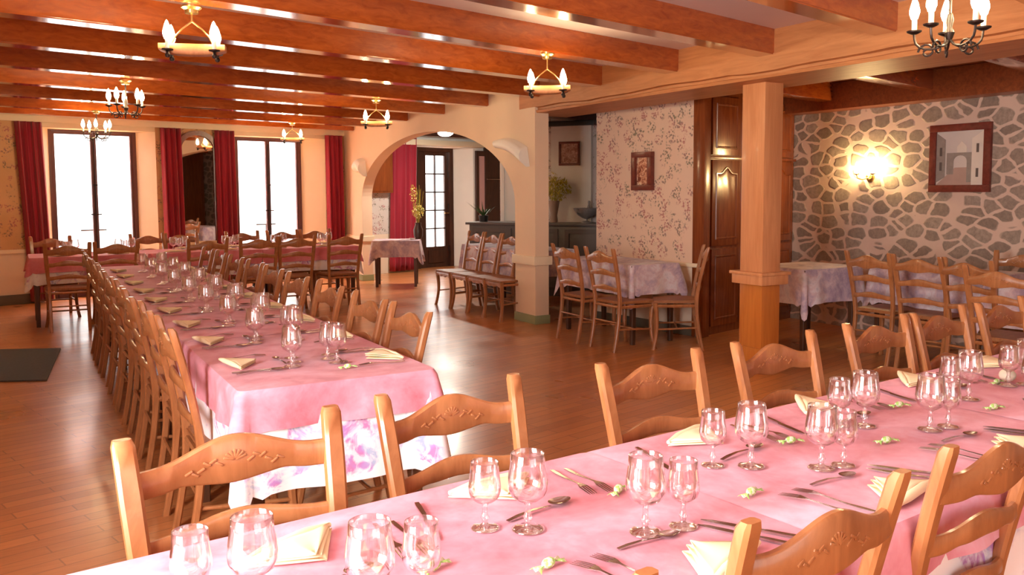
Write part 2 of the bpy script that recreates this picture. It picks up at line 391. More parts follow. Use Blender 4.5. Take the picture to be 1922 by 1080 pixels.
# french windows with splayed reveals
for i, (a, b, fa, fb) in enumerate(WIN):
    bm = MB()
    for (s0, s1) in ((a, fa), (b, fb)):
        q = [wp(s0,.0,-.001), wp(s1,.0,.30), wp(s1,WTOP,.30), wp(s0,WTOP,-.001)]
        q2 = [p + Vector((WN.x,WN.y,0))*.02 + Vector((WU.x,WU.y,0))*(.0 if s0==s1 else (-.04 if s0 < s1 else .04)) for p in q]
        A = [bm.verts.new(p) for p in q]; B = [bm.verts.new(p) for p in q2]
        bm.faces.new(A); bm.faces.new(B[::-1])
        for k in range(4): bm.faces.new((A[k], A[(k+1)%4], B[(k+1)%4], B[k]))
    # end closure of niche
    wbox(bm, a-.02, fa-.02, 0, WTOP, .31, .42); wbox(bm, fb+.02, b+.02, 0, WTOP, .31, .42)
    struct('reveal_'+str(i+1), bm, M_cream)
    bm = MB(); f = .028; z0, z1 = .10, WTOP+.01
    wbox(bm, fa-.02, fa+f, 0, z1, .27, .34, .004); wbox(bm, fb-f, fb+.02, 0, z1, .27, .34, .004)
    wbox(bm, fa+f, fb-f, z1-.032, z1, .27, .34, .004); wbox(bm, fa+f, fb-f, 0, z0, .25, .36, .004)
    win = struct('window_'+str(i+1), bm, M_winframe, smooth=True)
    mid = (fa+fb)/2
    for (l0, l1) in ((fa+f, mid-.003), (mid+.003, fb-f)):
        bm = MB(); k = .034; zz0, zz1 = z0+.002, z1-.034
        for args in ((l0,l0+k,zz0,zz1),(l1-k,l1,zz0,zz1),(l0+k,l1-k,zz1-k,zz1),(l0+k,l1-k,zz0,zz0+.16)):
            wbox(bm, *args, .285, .325, .003)
        sash = obj('sash', bm, M_winframe, win)
        bm = MB(); wbox(bm, l0+k-.003, l1-k+.003, zz0+.155, zz1-k+.003, .303, .307); obj('pane', bm, M_pane, sash, smooth=False)
    bm = MB(); tube(bm, [wp(mid,.12,.272), wp(mid,2.2,.272)], .008)
    for zz, hw in ((1.14,.07),(1.55,.03)):
        tube(bm, [wp(mid-hw,zz,.265), wp(mid+hw,zz,.265)], .009)
    obj('window_bolt', bm, M_iron, win)
    bm = MB(); tube(bm, [wp(mid-.17,.915,.40), wp(mid+.17,.915,.40)], .010); tube(bm, [wp(mid,.12,.40), wp(mid,.915,.40)], .008)
    obj('guard_rail', bm, M_iron, win)

# arch-room back wall, door etc (same plane further right)
wall_piece('wall_back', 4.93, 6.34, M_paper_grey); wall_low('wall_back', 4.93, 6.34)
bm = MB(); wbox(bm, 6.34, 7.72, 2.24, ZC+.01, 0, .42); struct('wall_back', bm, M_white)
bm = MB(); wbox(bm, 7.72, 10.4, -.01, ZC+.01, 0, .42); struct('wall_back', bm, M_white)
bm = MB(); q = [wp(7.42,0,.30), wp(7.72,0,0), wp(7.74,0,.4), wp(7.42,0,.4)]; A = [bm.verts.new(p) for p in q]; B = [bm.verts.new(p+Vector((0,0,2.25))) for p in q]
bm.faces.new(A); bm.faces.new(B[::-1])
for k in range(4): bm.faces.new((A[k],A[(k+1)%4],B[(k+1)%4],B[k]))
struct('reveal_3', bm, M_white)
bm = MB(); wbox(bm, 6.0, 7.9, 2.26, 2.36, -.12, 0, .006); struct('trim_5', bm, M_cream, smooth=True)
DS, DO = .2, .24
def dbox(bm, s0, s1, z0, z1, o0, o1, bev=0): wbox(bm, s0+DS, s1+DS, z0, z1, o0+DO, o1+DO, bev)
bm = MB()
dbox(bm, 6.14, 6.42, 0, 2.24, 0, .16); dbox(bm, 7.14, 7.22, 0, 2.24, 0, .16); dbox(bm, 6.42, 7.14, 2.17, 2.24, 0, .16)
door = struct('door_1', bm, M_darkwood)
bm = MB()
g0, g1, gz0, gz1 = 6.60, 7.055, .39, 2.10
dbox(bm, 6.42, g0, .0, 2.17, .06, .10); dbox(bm, g1, 7.14, .0, 2.17, .06, .10); dbox(bm, g0, g1, 0, gz0, .06, .10); dbox(bm, g0, g1, gz1, 2.17, .06, .10)
dbox(bm, g0+.04, g1-.04, .08, gz0-.06, .045, .06, .01)
leaf = obj('door_leaf', bm, M_darkwood, door, smooth=False)
bm = MB(); dbox(bm, (g0+g1)/2-.011, (g0+g1)/2+.011, gz0, gz1, .062, .098)
for k in range(1, 5): z = gz0 + (gz1-gz0)*k/5; dbox(bm, g0, g1, z-.012, z+.012, .062, .098)
obj('glazing_bars', bm, M_darkwood, leaf, smooth=False)
bm = MB(); dbox(bm, g0, g1, gz0, gz1, .078, .082); obj('pane', bm, M_pane, leaf, smooth=False)
bm = MB(); tube(bm, [wp(7.10+DS,1.02,.055+DO), wp(7.10+DS,1.02,.0+DO), wp(7.00+DS,1.02,-.005+DO)], .010); obj('door_handle', bm, M_brass, leaf)
bm = MB()
for z in (.35, 1.75, 1.15): tube(bm, [wp(7.135+DS,z-.05,.05+DO), wp(7.135+DS,z+.05,.05+DO)], .014)
obj('hinge', bm, M_iron, leaf)

# ceiling lamp and dark joists of the arch room
for k in range(7):
    bm = MB(); c = wp(7.0, 2.47, -.35 - k*1.05); addbox(bm, c, (4.2, .18, .14), TH)
    # clip to the room side of the arch wall
    bmesh.ops.bisect_plane(bm, geom=bm.verts[:]+bm.edges[:]+bm.faces[:], plane_co=(XA+.175,0,0), plane_no=(1,0,0), clear_inner=True)
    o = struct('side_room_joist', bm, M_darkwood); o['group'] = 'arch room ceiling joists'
t = thing('ceiling_lamp', 'small lit round ceiling lamp seen at the top of the arch', 'lamp', (5.95, 12.55, 2.32))
bm = MB(); lathe(bm, [(0,.08),(.13,.08),(.13,.055),(.12,.05)], 24); obj('lamp_base', bm, M_brass, t)
bm = MB(); lathe(bm, [(.12,.05),(.115,.02),(.07,-.01),(0,-.02)], 24); obj('lamp_shade', bm, M_lampglass, t)
bm = MB(); tube(bm, [(0,0,.08),(0,0,.2)], .02); obj('lamp_stem', bm, M_brass, t)

# bar wall and chimney breast
C0 = Vector((5.54, 11.0)); BD = Vector((.57688, -.81683)); BN = Vector((.81683, .57688)); BA = math.atan2(BD.y, BD.x)
def bp_(s, z=0, o=0): p = C0 + BD*s + BN*o; return Vector((p.x, p.y, z))
def bbox(bm, s0, s1, z0, z1, o0, o1, bev=0):
    addbox(bm, (bp_(s0,z0,o0)+bp_(s1,z1,o1))/2, (abs(s1-s0), abs(o1-o0), abs(z1-z0)), BA, bev)
bm = MB(); bbox(bm, .27, 3.4, 0, ZC, .52, .66); struct('wall_bar', bm, M_paper_grey)
bm = MB(); bbox(bm, 1.105, 1.70, 0, ZC, .44, .53); struct('wall_chimney', bm, M_white)
bm = MB(); bbox(bm, 1.0, 1.76, 2.33, 2.40, .38, .52, .008); struct('trim_mantel_beam', bm, M_black, smooth=True)
bm = MB(); bbox(bm, .30, .36, 1.0, 2.2, .47, .52); bbox(bm, .36, .62, 1.0, 2.1, .49, .52); struct('white_lit_strip', bm, M_white)  # white strip put on the wall where it looks brightly lit

# bar counter
t = thing('bar_counter', 'grey painted bar counter behind the arch column', 'counter', bp_(1.1,0,.25))
def rel(o): o.matrix_parent_inverse = Matrix.Translation(-Vector(t.location)); return o
bm = MB(); bbox(bm, .02, 2.9, 0, .965, .03, .42, .004); rel(obj('counter_body', bm, M_counter, t))
bm = MB(); bbox(bm, -.02, 2.92, .965, 1.0, -.02, .44, .006); rel(obj('counter_top', bm, M_counter, t))
bm = MB()
for s0 in (.08,.78,1.48,2.18): 
    for (a0,a1,b0,b1) in ((s0,s0+.60,.12,.18),(s0,s0+.60,.86,.92),(s0,s0+.06,.18,.86),(s0+.54,s0+.60,.18,.86)): bbox(bm, a0,a1,b0,b1,.012,.03)
rel(obj('front_panel', bm, M_counter, t))

# wallpaper wall, closet front, stone wall and the outer shell
P0 = Vector((5.57,7.88)); P1 = Vector((5.755,6.40)); PA = math.atan2(P1.y-P0.y, P1.x-P0.x); PL = (P1-P0).length
def pbox(bm, s0, s1, z0, z1, o0, o1, bev=0):
    d = (P1-P0).normalized(); nn = Vector((-d.y, d.x))   # nn points to +X
    c = P0 + d*(s0+s1)/2 + nn*(o0+o1)/2; addbox(bm, (c.x, c.y, (z0+z1)/2), (abs(s1-s0), abs(o1-o0), abs(z1-z0)), PA, bev)
bm = MB(); pbox(bm, 0, PL, .70, ZC, .0, .12); struct('wall_side', bm, M_paper)
bm = MB(); pbox(bm, 0, PL, 0, .70, .0, .12); struct('wall_side', bm, M_plaster_low)
bm = MB(); pbox(bm, 0, PL, .685, .725, -.025, 0, .006); struct('trim_7', bm, M_cream, smooth=True)
bm = MB(); pbox(bm, 0, PL, 0, .10, -.012, 0, .004); struct('baseboard_side', bm, M_greyg, smooth=True)
KA = TH; K0 = Vector((5.80,6.40))
def kp(s, z=0, o=0): return Vector((K0.x+CT*s-ST*o, K0.y+ST*s+CT*o, z))
def kbox(bm, s0, s1, z0, z1, o0, o1, bev=0): addbox(bm, (kp(s0,z0,o0)+kp(s1,z1,o1))/2, (abs(s1-s0), abs(o1-o0), abs(z1-z0)), KA, bev)
bm = MB(); kbox(bm, -.05, .06, 0, 2.40, -.03, .10, .005); struct('trim_8', bm, M_cab, smooth=True)
cl = thing('built_in_closet', 'tall glossy brown panelled closet behind the square pillar', 'closet', kp(.9))
def relc(o): o.matrix_parent_inverse = Matrix.Translation(-Vector(cl.location)); return o
bm = MB(); kbox(bm, .06, 1.76, 0, 2.55, .02, .45); relc(obj('body', bm, M_cab, cl, smooth=False))
def panel_door(s0, s1, z0, z1, arched):
    bm = MB(); kbox(bm, s0+.004, s1-.004, z0+.004, z1-.004, -.004, .02, .003)
    o = relc(obj('door', bm, M_cab, cl))
    bm = MB(); a, b = s0+.06, s1-.06; za, zb = z0+.07, z1-.07
    xs = [a+(b-a)*k/24 for k in range(25)]
    pr = []
    for x in xs:
        u = (x-a)/(b-a); bump_ = (.06*math.exp(-((u-.5)/.17)**2) if arched else 0)
        pr.append((x, zb-(.06 if arched else 0)+bump_))
    ring = [(a,za),(b,za)] + pr[::-1]
    def ringv(d, o_):
        cx, cz = (a+b)/2, (za+zb)/2
        return [bm.verts.new(kp(cx+(x-cx)*(1-d/abs(b-a)*2), z_+(d if z_ < cz else -d), o_)) for x, z_ in ring]
    R = [ringv(0,-.0045), ringv(.004,-.014), ringv(.014,-.014), ringv(.022,-.006), ringv(.05,-.012)]
    for A, B in zip(R[:-1], R[1:]):
        for k in range(len(A)): bm.faces.new((A[k], A[(k+1)%len(A)], B[(k+1)%len(A)], B[k]))
    bm.faces.new(R[-1])
    p = relc(obj('raised_panel', bm, M_cab, o)); p.matrix_parent_inverse = Matrix.Identity(4)
    return o
for s0 in (.13, .70, 1.21): 
    s1 = s0+.50
    panel_door(s0, s1, 1.78, 2.36, False); panel_door(s0, s1, .88, 1.74, True); panel_door(s0, s1, .08, .86, False)
bm = MB(); kbox(bm, .06, 1.76, 1.745, 1.775, -.02, .02, .004); relc(obj('rail', bm, M_cab, cl))
bm = MB(); addbox(bm, (7.56, 3.3-.0, 1.3), (.12, 9.9, 2.62)); 
struct('wall_stone', bm, M_stone)
bm = MB(); kbox(bm, 1.765, 1.82, 0, 2.40, -.16, .1); struct('trim_9', bm, M_plaster_low)
bm = MB(); box2(bm, (-1.6,-1.7,0), (-1.48,.15,ZC)); box2(bm, (-1.6,1.75,0), (-1.48,13.2,ZC)); box2(bm, (-1.6,.15,0), (-1.48,1.75,.75)); box2(bm, (-1.6,.15,2.3), (-1.48,1.75,ZC)); struct('wall_left', bm, M_plaster)
bm = MB(); box2(bm, (-1.6,-1.82,0), (.1,-1.7,ZC)); box2(bm, (2.5,-1.82,0), (7.7,-1.7,ZC)); box2(bm, (.1,-1.82,0), (2.5,-1.7,.6)); box2(bm, (.1,-1.82,2.3), (2.5,-1.7,ZC)); struct('wall_front', bm, M_plaster)
bm = MB(); box2(bm, (10.1,6.0,0), (10.2,16.2,ZC)); box2(bm, (7.62,6.9,0), (10.2,7.0,ZC)); struct('wall_right', bm, M_plaster)
# windows added out of view: side one lights the foreground, front one is fill
def added_window(name, a, b, z0, z1, axis):
    bm = MB(); f = .05
    def bx(u0,u1,v0,v1,d=.05):
        if axis == 'x': box2(bm, (-1.56,u0,v0), (-1.56+d,u1,v1))
        else: box2(bm, (u0,-1.78,v0), (u1,-1.78+d,v1))
    bx(a,a+f,z0,z1); bx(b-f,b,z0,z1); bx(a,b,z0,z0+f); bx(a,b,z1-f,z1); bx((a+b)/2-.03,(a+b)/2+.03,z0,z1)
    w = struct(name, bm, M_winframe)
    bm = MB()
    if axis == 'x': box2(bm, (-1.54,a+f,z0+f), (-1.536,b-f,z1-f))
    else: box2(bm, (a+f,-1.76,z0+f), (b-f,-1.756,z1-f))
    obj('pane', bm, M_pane, w, smooth=False)
added_window('window_3', .15, 1.75, .75, 2.3, 'x'); added_window('window_4', .1, 2.5, .6, 2.3, 'y')

# square pillar
bm = MB(); px0, px1, py0, py1 = 5.005, 5.20, 4.86, 5.10
box2(bm, (px0,py0,.79), (px1,py1,2.27), .006)
pil = struct('pillar', bm, M_pillar, smooth=True)
bm = MB(); box2(bm, (px0-.0,py0+.0,.1), (px1-.0,py1-.0,.70), .006); obj('lower_shaft', bm, M_pillar_low, pil)
bm = MB(); box2(bm, (px0-.045,py0-.045,.70), (px1+.045,py1+.045,.775), .008); box2(bm, (px0-.06,py0-.06,.775), (px1+.06,py1+.06,.80), .006); obj('waist_moulding', bm, M_pillar, pil)
bm = MB(); box2(bm, (px0-.012,py0-.012,0), (px1+.012,py1+.012,.20), .008); obj('plinth', bm, M_pillar_low, pil)

# ------------------------------------------------------------------ curtains
def curtain(label, s0, s1, s0b, s1b, off=-.09, z0=.03, z1=2.36, folds=5):
    bm = MB(); nx, nz = 60, 14; rows = []
    for k in range(nz+1):
        t_ = k/nz; z = z1 + (z0-z1)*t_; a = s0 + (s0b-s0)*t_; b = s1 + (s1b-s1)*t_; row = []
        for i in range(nx+1):
            u = i/nx; ph = u*folds*2*PI
            o = off + (.028+.012*t_)*math.cos(ph+.6*math.sin(t_*3+u*4)) + .008*math.sin(ph*2.3+1)
            row.append(bm.verts.new(wp(a+(b-a)*u + .008*math.sin(ph*1.0), z, o)))
        rows.append(row)
    for A, B in zip(rows[:-1], rows[1:]):
        for i in range(nx): bm.faces.new((A[i], A[i+1], B[i+1], B[i]))
    o = obj('curtain', bm, M_curtain, None, angle=180)
    m = o.modifiers.new('thick', 'SOLIDIFY'); m.thickness = .004
    tag(o, label, 'curtain', 'red curtains on the back wall'); return o
curtain('long red curtain at the far left beside the ochre wallpaper', -.12, .20, -.02, .26, folds=4)
curtain('long red curtain between the left window and the arched mirror', 1.74, 2.04, 1.76, 2.07, folds=4)
curtain('long red curtain between the arched mirror and the right window', 2.55, 2.86, 2.56, 2.88, folds=4)
curtain('long red curtain right of the right window, next to the arch wall', 4.44, 4.76, 4.46, 4.78, folds=4)
o = curtain('dark red curtain seen through the arch beside the glazed door', 5.76, 6.32, 5.70, 6.25, z1=2.42, folds=5)

# arched mirror
t = thing('wall_mirror', 'tall arched mirror in dark frame between two red curtains', 'mirror', wp(2.30, 0, 0))
def relm(o): o.matrix_parent_inverse = Matrix.Translation(-Vector(t.location)); return o
def arch_outline(s0, s1, z0, zs, zt, n=20):
    c = (s0+s1)/2; r = (s1-s0)/2
    return [(s0,z0)] + [(c - r*math.cos(PI*k/n), zs + (zt-zs)*math.sin(PI*k/n)) for k in range(n+1)] + [(s1,z0)]
def plate(bm, out, o0, o1):
    A = [bm.verts.new(wp(s, z, o0)) for s, z in out]; B = [bm.verts.new(wp(s, z, o1)) for s, z in out]
    bm.faces.new(A); bm.faces.new(B[::-1])
    for k in range(len(A)): bm.faces.new((A[k], A[(k+1)%len(A)], B[(k+1)%len(A)], B[k]))
bm = MB(); outl = arch_outline(1.98,2.62,.5,2.08,2.345); inl = arch_outline(2.05,2.55,.58,2.06,2.275)
A = [bm.verts.new(wp(s,z,-.035)) for s,z in outl]; B = [bm.verts.new(wp(s,z,-.035)) for s,z in inl]; Cc = [bm.verts.new(wp(s,z,-.005)) for s,z in outl]; D = [bm.verts.new(wp(s,z,-.012)) for s,z in inl]
for k in range(len(A)):
    j = (k+1)%len(A); bm.faces.new((A[k],A[j],B[j],B[k])); bm.faces.new((A[k],A[j],Cc[j],Cc[k])); bm.faces.new((B[k],B[j],D[j],D[k]))
relm(obj('mirror_frame', bm, M_frame_red, t))
bm = MB(); plate(bm, inl, -.014, -.006); relm(obj('mirror_glass', bm, M_mirror, t, smooth=False))

# wall cabinet in the arch room
bm = MB(); wbox(bm, 5.20, 5.72, 1.41, 2.46, -.16, -.002, .005)
t = thing('wall_cabinet', 'brown wooden wall cabinet seen through the left of the arch', 'cabinet', wp(5.45,1.41,0))
def relk(o): o.matrix_parent_inverse = Matrix.Translation(-Vector(t.location)); return o
relk(obj('body', bm, M_cab, t)); bm = MB(); wbox(bm, 5.23, 5.69, 1.44, 2.43, -.175, -.16, .004); relk(obj('door', bm, M_cab, t))
# dark door; its pink strip is a reflection put in as colour
bm = MB(); wbox(bm, 7.76, 7.82, 0, 2.2, -.05, 0); wbox(bm, 7.98, 8.9, 0, 2.35, -.05, 0); wbox(bm, 7.82, 7.98, 2.1, 2.2, -.05, 0)
d2 = struct('door_2', bm, M_darkwood)
bm = MB(); wbox(bm, 7.82, 7.98, 0, 2.1, -.03, -.002); obj('painted_reflection', bm, plain('pink_reflection', (.70,.42,.40), .3), d2, smooth=False)
bm = MB(); tube(bm, [wp(8.0,1.66,-.08), wp(8.6,1.66,-.08)], .012)
tag(obj('glint_bar', bm, M_steel), 'short horizontal light glint shaped as a bar on the dark door behind the arch', 'rail')  # steel bar standing for a glint of light on the door

# plaster shell wall lights
def shell(label, yA, zA, yB, zB, rA, rB):
    bm = MB(); n_ = 14; rows = []
    for k in range(n_+1):
        t_ = k/n_; y = yA+(yB-yA)*t_; z = zA+(zB-zA)*t_ + .05*math.sin(PI*t_)*(1 if abs(yB-yA) > .4 else .3); r = rA+(rB-rA)*t_**1.3 + .012*math.sin(t_*PI)
        rows.append([bm.verts.new((XA-.002-abs(r*1.15*math.sin(PI*i/16)), y + r*.25*math.cos(PI*i/16), z + r*math.cos(PI*i/16)*1.0 + .006*math.cos(i*PI/2)*t_)) for i in range(17)])
    for A, B in zip(rows[:-1], rows[1:]):
        for i in range(16): bm.faces.new((A[i], A[i+1], B[i+1], B[i]))
    bm.faces.new(rows[0][::-1]); bm.faces.new(rows[-1])
    o = obj('wall_light', bm, M_shell, None, angle=60); tag(o, label, 'wall light', 'white plaster shell lights on the arch wall'); return o
shell('long white plaster shell wall light right of the arch', 8.78, 1.975, 8.06, 1.80, .045, .105)
shell('small round white plaster shell wall light left of the arch', 13.50, 1.83, 13.05, 1.79, .075, .12)

# mat on floor
bm = MB(); v = [(-.9,9.53),(.30,8.97),(.145,7.50),(-.9,7.98)]
A = [bm.verts.new((x,y,.001)) for x,y in v]; B = [bm.verts.new((x,y,.012)) for x,y in v]
bm.faces.new(A[::-1]); bm.faces.new(B)
for k in range(4): bm.faces.new((A[k],A[(k+1)%4],B[(k+1)%4],B[k]))
tag(obj('floor_mat', bm, M_mat, smooth=False), 'dark grey doormat on the wooden floor at the left edge', 'mat')

# ------------------------------------------------------------------ pictures
def framed(name, label, cat, c, w, h, ang, depth, fw, mat, fill, extra=None):
    t = thing(name, label, cat, c, ang)
    bm = MB()
    for (x0,x1,z0,z1) in ((-w/2,w/2,h/2-fw,h/2),(-w/2,w/2,-h/2,-h/2+fw),(-w/2,-w/2+fw,-h/2+fw,h/2-fw),(w/2-fw,w/2,-h/2+fw,h/2-fw)):
        box2(bm, (x0,-depth,z0), (x1,0,z1), .004)
    obj('frame', bm, mat, t)
    bm = MB(); box2(bm, (-w/2+fw,-depth*.4,-h/2+fw), (w/2-fw,-.002,h/2-fw)); o = obj('picture_sheet', bm, fill, t, smooth=False)
    if extra: extra(o, w/2-fw, h/2-fw, -depth*.4)
    return t
framed('framed_picture', 'small dark framed tapestry picture on the white chimney breast', 'picture', bp_(1.385,1.95,.435), .31, .33, BA, .02, .03, M_frame_red, M_print)
d = (P1-P0).normalized(); pc = P0 + d*.735
framed('framed_picture', 'narrow upright dark framed copper relief on floral wallpaper', 'picture', (pc.x-.003,pc.y,1.637), .285, .395, PA, .055, .055, M_frame_red, M_copper)
def town(o, hw, hh, y):
    def fl(name, pts, mat, k):
        bm = MB(); A = [bm.verts.new((x, y-.001-.0012*k, z)) for x, z in pts]; B = [bm.verts.new((x, y, z)) for x, z in pts]
        bm.faces.new(A); 
        for i in range(len(A)): bm.faces.new((A[i], A[(i+1)%len(A)], B[(i+1)%len(A)], B[i]))
        obj(name, bm, mat, o, smooth=False)
    W_ = plain('painted_white_wall', (.72,.62,.54), .6, var=.12); G_ = plain('painted_grey_stone', (.30,.25,.22), .6, var=.25, scale=25); Dk = plain('painted_dark', (.12,.09,.08), .6); Rd = plain('painted_road', (.45,.30,.25), .6, var=.2)
    fl('painted_road', [(-hw,-hh),(hw,-hh),(hw*.3,-hh*.35),(-hw*.2,-hh*.35)], Rd, 1)
    fl('painted_gate', [(-hw*.55,-hh*.6),(-hw*.55,hh*.2)]+[(hw*.55,hh*.2),(hw*.55,-hh*.9),(hw*.30,-hh*.9)]+[(hw*.02+hw*.28*math.cos(a),-hh*.12+hh*.22*math.sin(a)) for a in [PI*k/8 for k in range(9)]]+[(-hw*.26,-hh*.6)], G_, 2)
    fl('painted_tower', [(-hw*.12,hh*.2),(-hw*.12,hh*.42),(hw*.08,hh*.62),(hw*.28,hh*.42),(hw*.28,hh*.2)], W_, 2)
    fl('painted_house', [(-hw,-hh*.9),(-hw,hh*.95),(-hw*.62,hh*.7),(-hw*.62,-hh*.7)], G_, 3)
    fl('painted_house', [(hw*.5,-hh),(hw*.5,hh*.7),(hw,hh),(hw,-hh)], W_, 3)
    for (x, z) in ((.74,.35),(.74,-.55),(-.8,.25),(-.8,-.3)):
        fl('painted_window', [(hw*(x-.05),hh*(z-.16)),(hw*(x-.05),hh*(z+.16)),(hw*(x+.05),hh*(z+.16)),(hw*(x+.05),hh*(z-.16))], Dk, 5)
framed('framed_painting', 'red-brown framed painting of a town gate on stone wall', 'painting', (7.498,4.88,1.72), .59, .62, -PI/2, .035, .065, M_frame_red, plain('painted_sky', (.62,.54,.50), .6, var=.08), town)

# ------------------------------------------------------------------ lights that the room has
def flame(bm, c, s=1.0):
    lathe(bm, [(0,0),(.011*s,.003*s),(.017*s,.022*s),(.0165*s,.034*s),(.011*s,.056*s),(.005*s,.073*s),(0,.080*s)], 12, c)
def wheel_lamp(label, loc, rz, zb=2.42):
    t = thing('chandelier', label, 'chandelier', loc, rz, 'chandeliers'); z0 = 0
    H_ = zb - loc[2]
    bm = MB(); lathe(bm, [(0,H_),(.052,H_),(.052,H_-.010),(.036,H_-.022),(.034,H_-.040),(0,H_-.040)], 20); obj('canopy', bm, M_brass, t)
    bm = MB(); tube(bm, [(0,0,H_-.04),(0,0,.125)], .0045)
    for s in (-1,1): tube(bm, [(0,0,.125),(s*.05,0,.085),(s*.085,0,.045),(s*.105,0,.002)], .0045)
    obj('hanging_rod', bm, M_brass, t)
    bm = MB()
    board(bm, [-.165+.33*k/12 for k in range(13)], lambda x: .004+.000*abs(x), lambda x: -.052+.012*(abs(x)/.165)**3*2, lambda x: 0, .085)
    obj('wooden_yoke', bm, M_beam, t)
    for sx in (-1,1):
        for sy in (-1,1):
            x, y = sx*.115, sy*.068
            bm = MB(); tube(bm, [(x,sy*.03,-.045),(x,y,-.05),(x,y+sy*.012,-.042)], .006); lathe(bm, [(0,-.075),(.010,-.072),(.014,-.060),(.008,-.048),(.010,-.040),(.028,-.036),(.030,-.030),(.010,-.028),(0,-.028)], 14, (x,y,0)); arm = obj('candle_arm', bm, M_iron, t)
            bm = MB(); lathe(bm, [(0,-.029),(.0105,-.029),(.0105,.022),(0,.024)], 12, (x,y,0)); obj('candle_sleeve', bm, M_sleeve, arm)
            bm = MB(); flame(bm, (x,y,.018), 1.25); obj('candle_bulb', bm, M_bulb, arm)
    return t
def scroll_lamp(label, loc, rz, zb=2.42, n_=5, R=.15):
    t = thing('chandelier', label, 'chandelier', loc, rz, 'chandeliers'); H_ = zb - loc[2]
    bm = MB(); lathe(bm, [(0,H_),(.052,H_),(.052,H_-.010),(.036,H_-.022),(.034,H_-.040),(0,H_-.040)], 20); obj('canopy', bm, M_brass, t)
    bm = MB(); tube(bm, [(0,0,H_-.04),(0,0,.02)], .006); lathe(bm, [(0,.06),(.010,.055),(.016,.03),(.010,.0),(.020,-.02),(.012,-.045),(.004,-.06),(0,-.07)], 14); obj('central_stem', bm, M_iron, t)
    for k in range(n_):
        a = 2*PI*k/n_ + .3; ca, sa = math.cos(a), math.sin(a)
        P = lambda r, z: (r*ca, r*sa, z)
        bm = MB(); pts = [P(.01,-.01)] + [P(R*.5+ R*.48*math.cos(q), -.035 - .045*math.sin(q)) for q in [PI - PI*i/8 for i in range(9)]] + [P(R,-.01)]
        tube(bm, pts, .005)
        sp = [P(R*.62+.034*(1-i/22)*math.cos(i*.45), -.088+.034*(1-i/22)*math.sin(i*.45)) for i in range(18)]; tube(bm, sp, .0045)
        lathe(bm, [(0,-.014),(.012,-.012),(.028,-.004),(.030,.002),(.012,.002),(0,.002)], 14, P(R,0)); arm = obj('scroll_arm', bm, M_iron, t)
        bm = MB(); lathe(bm, [(0,.001),(.0105,.001),(.0105,.050),(0,.052)], 12, P(R,0)); obj('candle_sleeve', bm, M_sleeve, arm)
        bm = MB(); flame(bm, P(R,.048), 1.2); obj('candle_bulb', bm, M_bulb, arm)
    return t
wheel_lamp('wooden yoke candle chandelier, top left of the photo', (.84,4.85,2.215), -.30)
wheel_lamp('wooden yoke candle chandelier hanging in front of the arch column', (3.33,5.32,2.185), -.62)
wheel_lamp('wooden yoke candle chandelier left above the arch', (3.38,8.84,2.185), -.35)
wheel_lamp('wooden yoke candle chandelier before the right window', (3.44,12.3,2.20), -.30)
scroll_lamp('black scrolled iron chandelier above the middle of the long table', (.865,8.28,2.20), 0, R=.14)
scroll_lamp('black scrolled iron chandelier in front of the left window', (.87,11.5,2.165), .5, R=.15)
scroll_lamp('black scrolled iron chandelier at the top right corner', (3.33,2.235,2.10), .4, R=.135)

t = thing('wall_sconce', 'lit brass sconce with twin candle bulbs on the stone wall', 'sconce', (7.498,5.84,1.62), -PI/2)
bm = MB(); lathe(bm, [(0,0),(.05,0),(.045,.012),(.02,.02),(0,.022)], 20, (0,-.0,-.06), Matrix.Rotation(PI/2,4,'X')); obj('wall_plate', bm, M_brass, t)
for s in (-1,1):
    bm = MB(); tube(bm, [(0,-.02,-.06),(s*.04,-.07,-.085),(s*.085,-.09,-.07),(s*.095,-.09,-.035)], .006); lathe(bm, [(0,-.04),(.028,-.03),(.030,-.024),(0,-.024)], 14, (s*.095,-.09,0)); arm = obj('sconce_arm', bm, M_brass, t)
    bm = MB(); flame(bm, (s*.095,-.09,-.022), 1.5); obj('candle_bulb', bm, M_bulb2, arm)
bm = MB(); kbox(bm, 1.50, 1.66, 2.395, 2.42, -.14, -.03, .004)
tag(obj('emergency_light', bm, M_white), 'small white box fitting under the side room ceiling', 'light fitting')

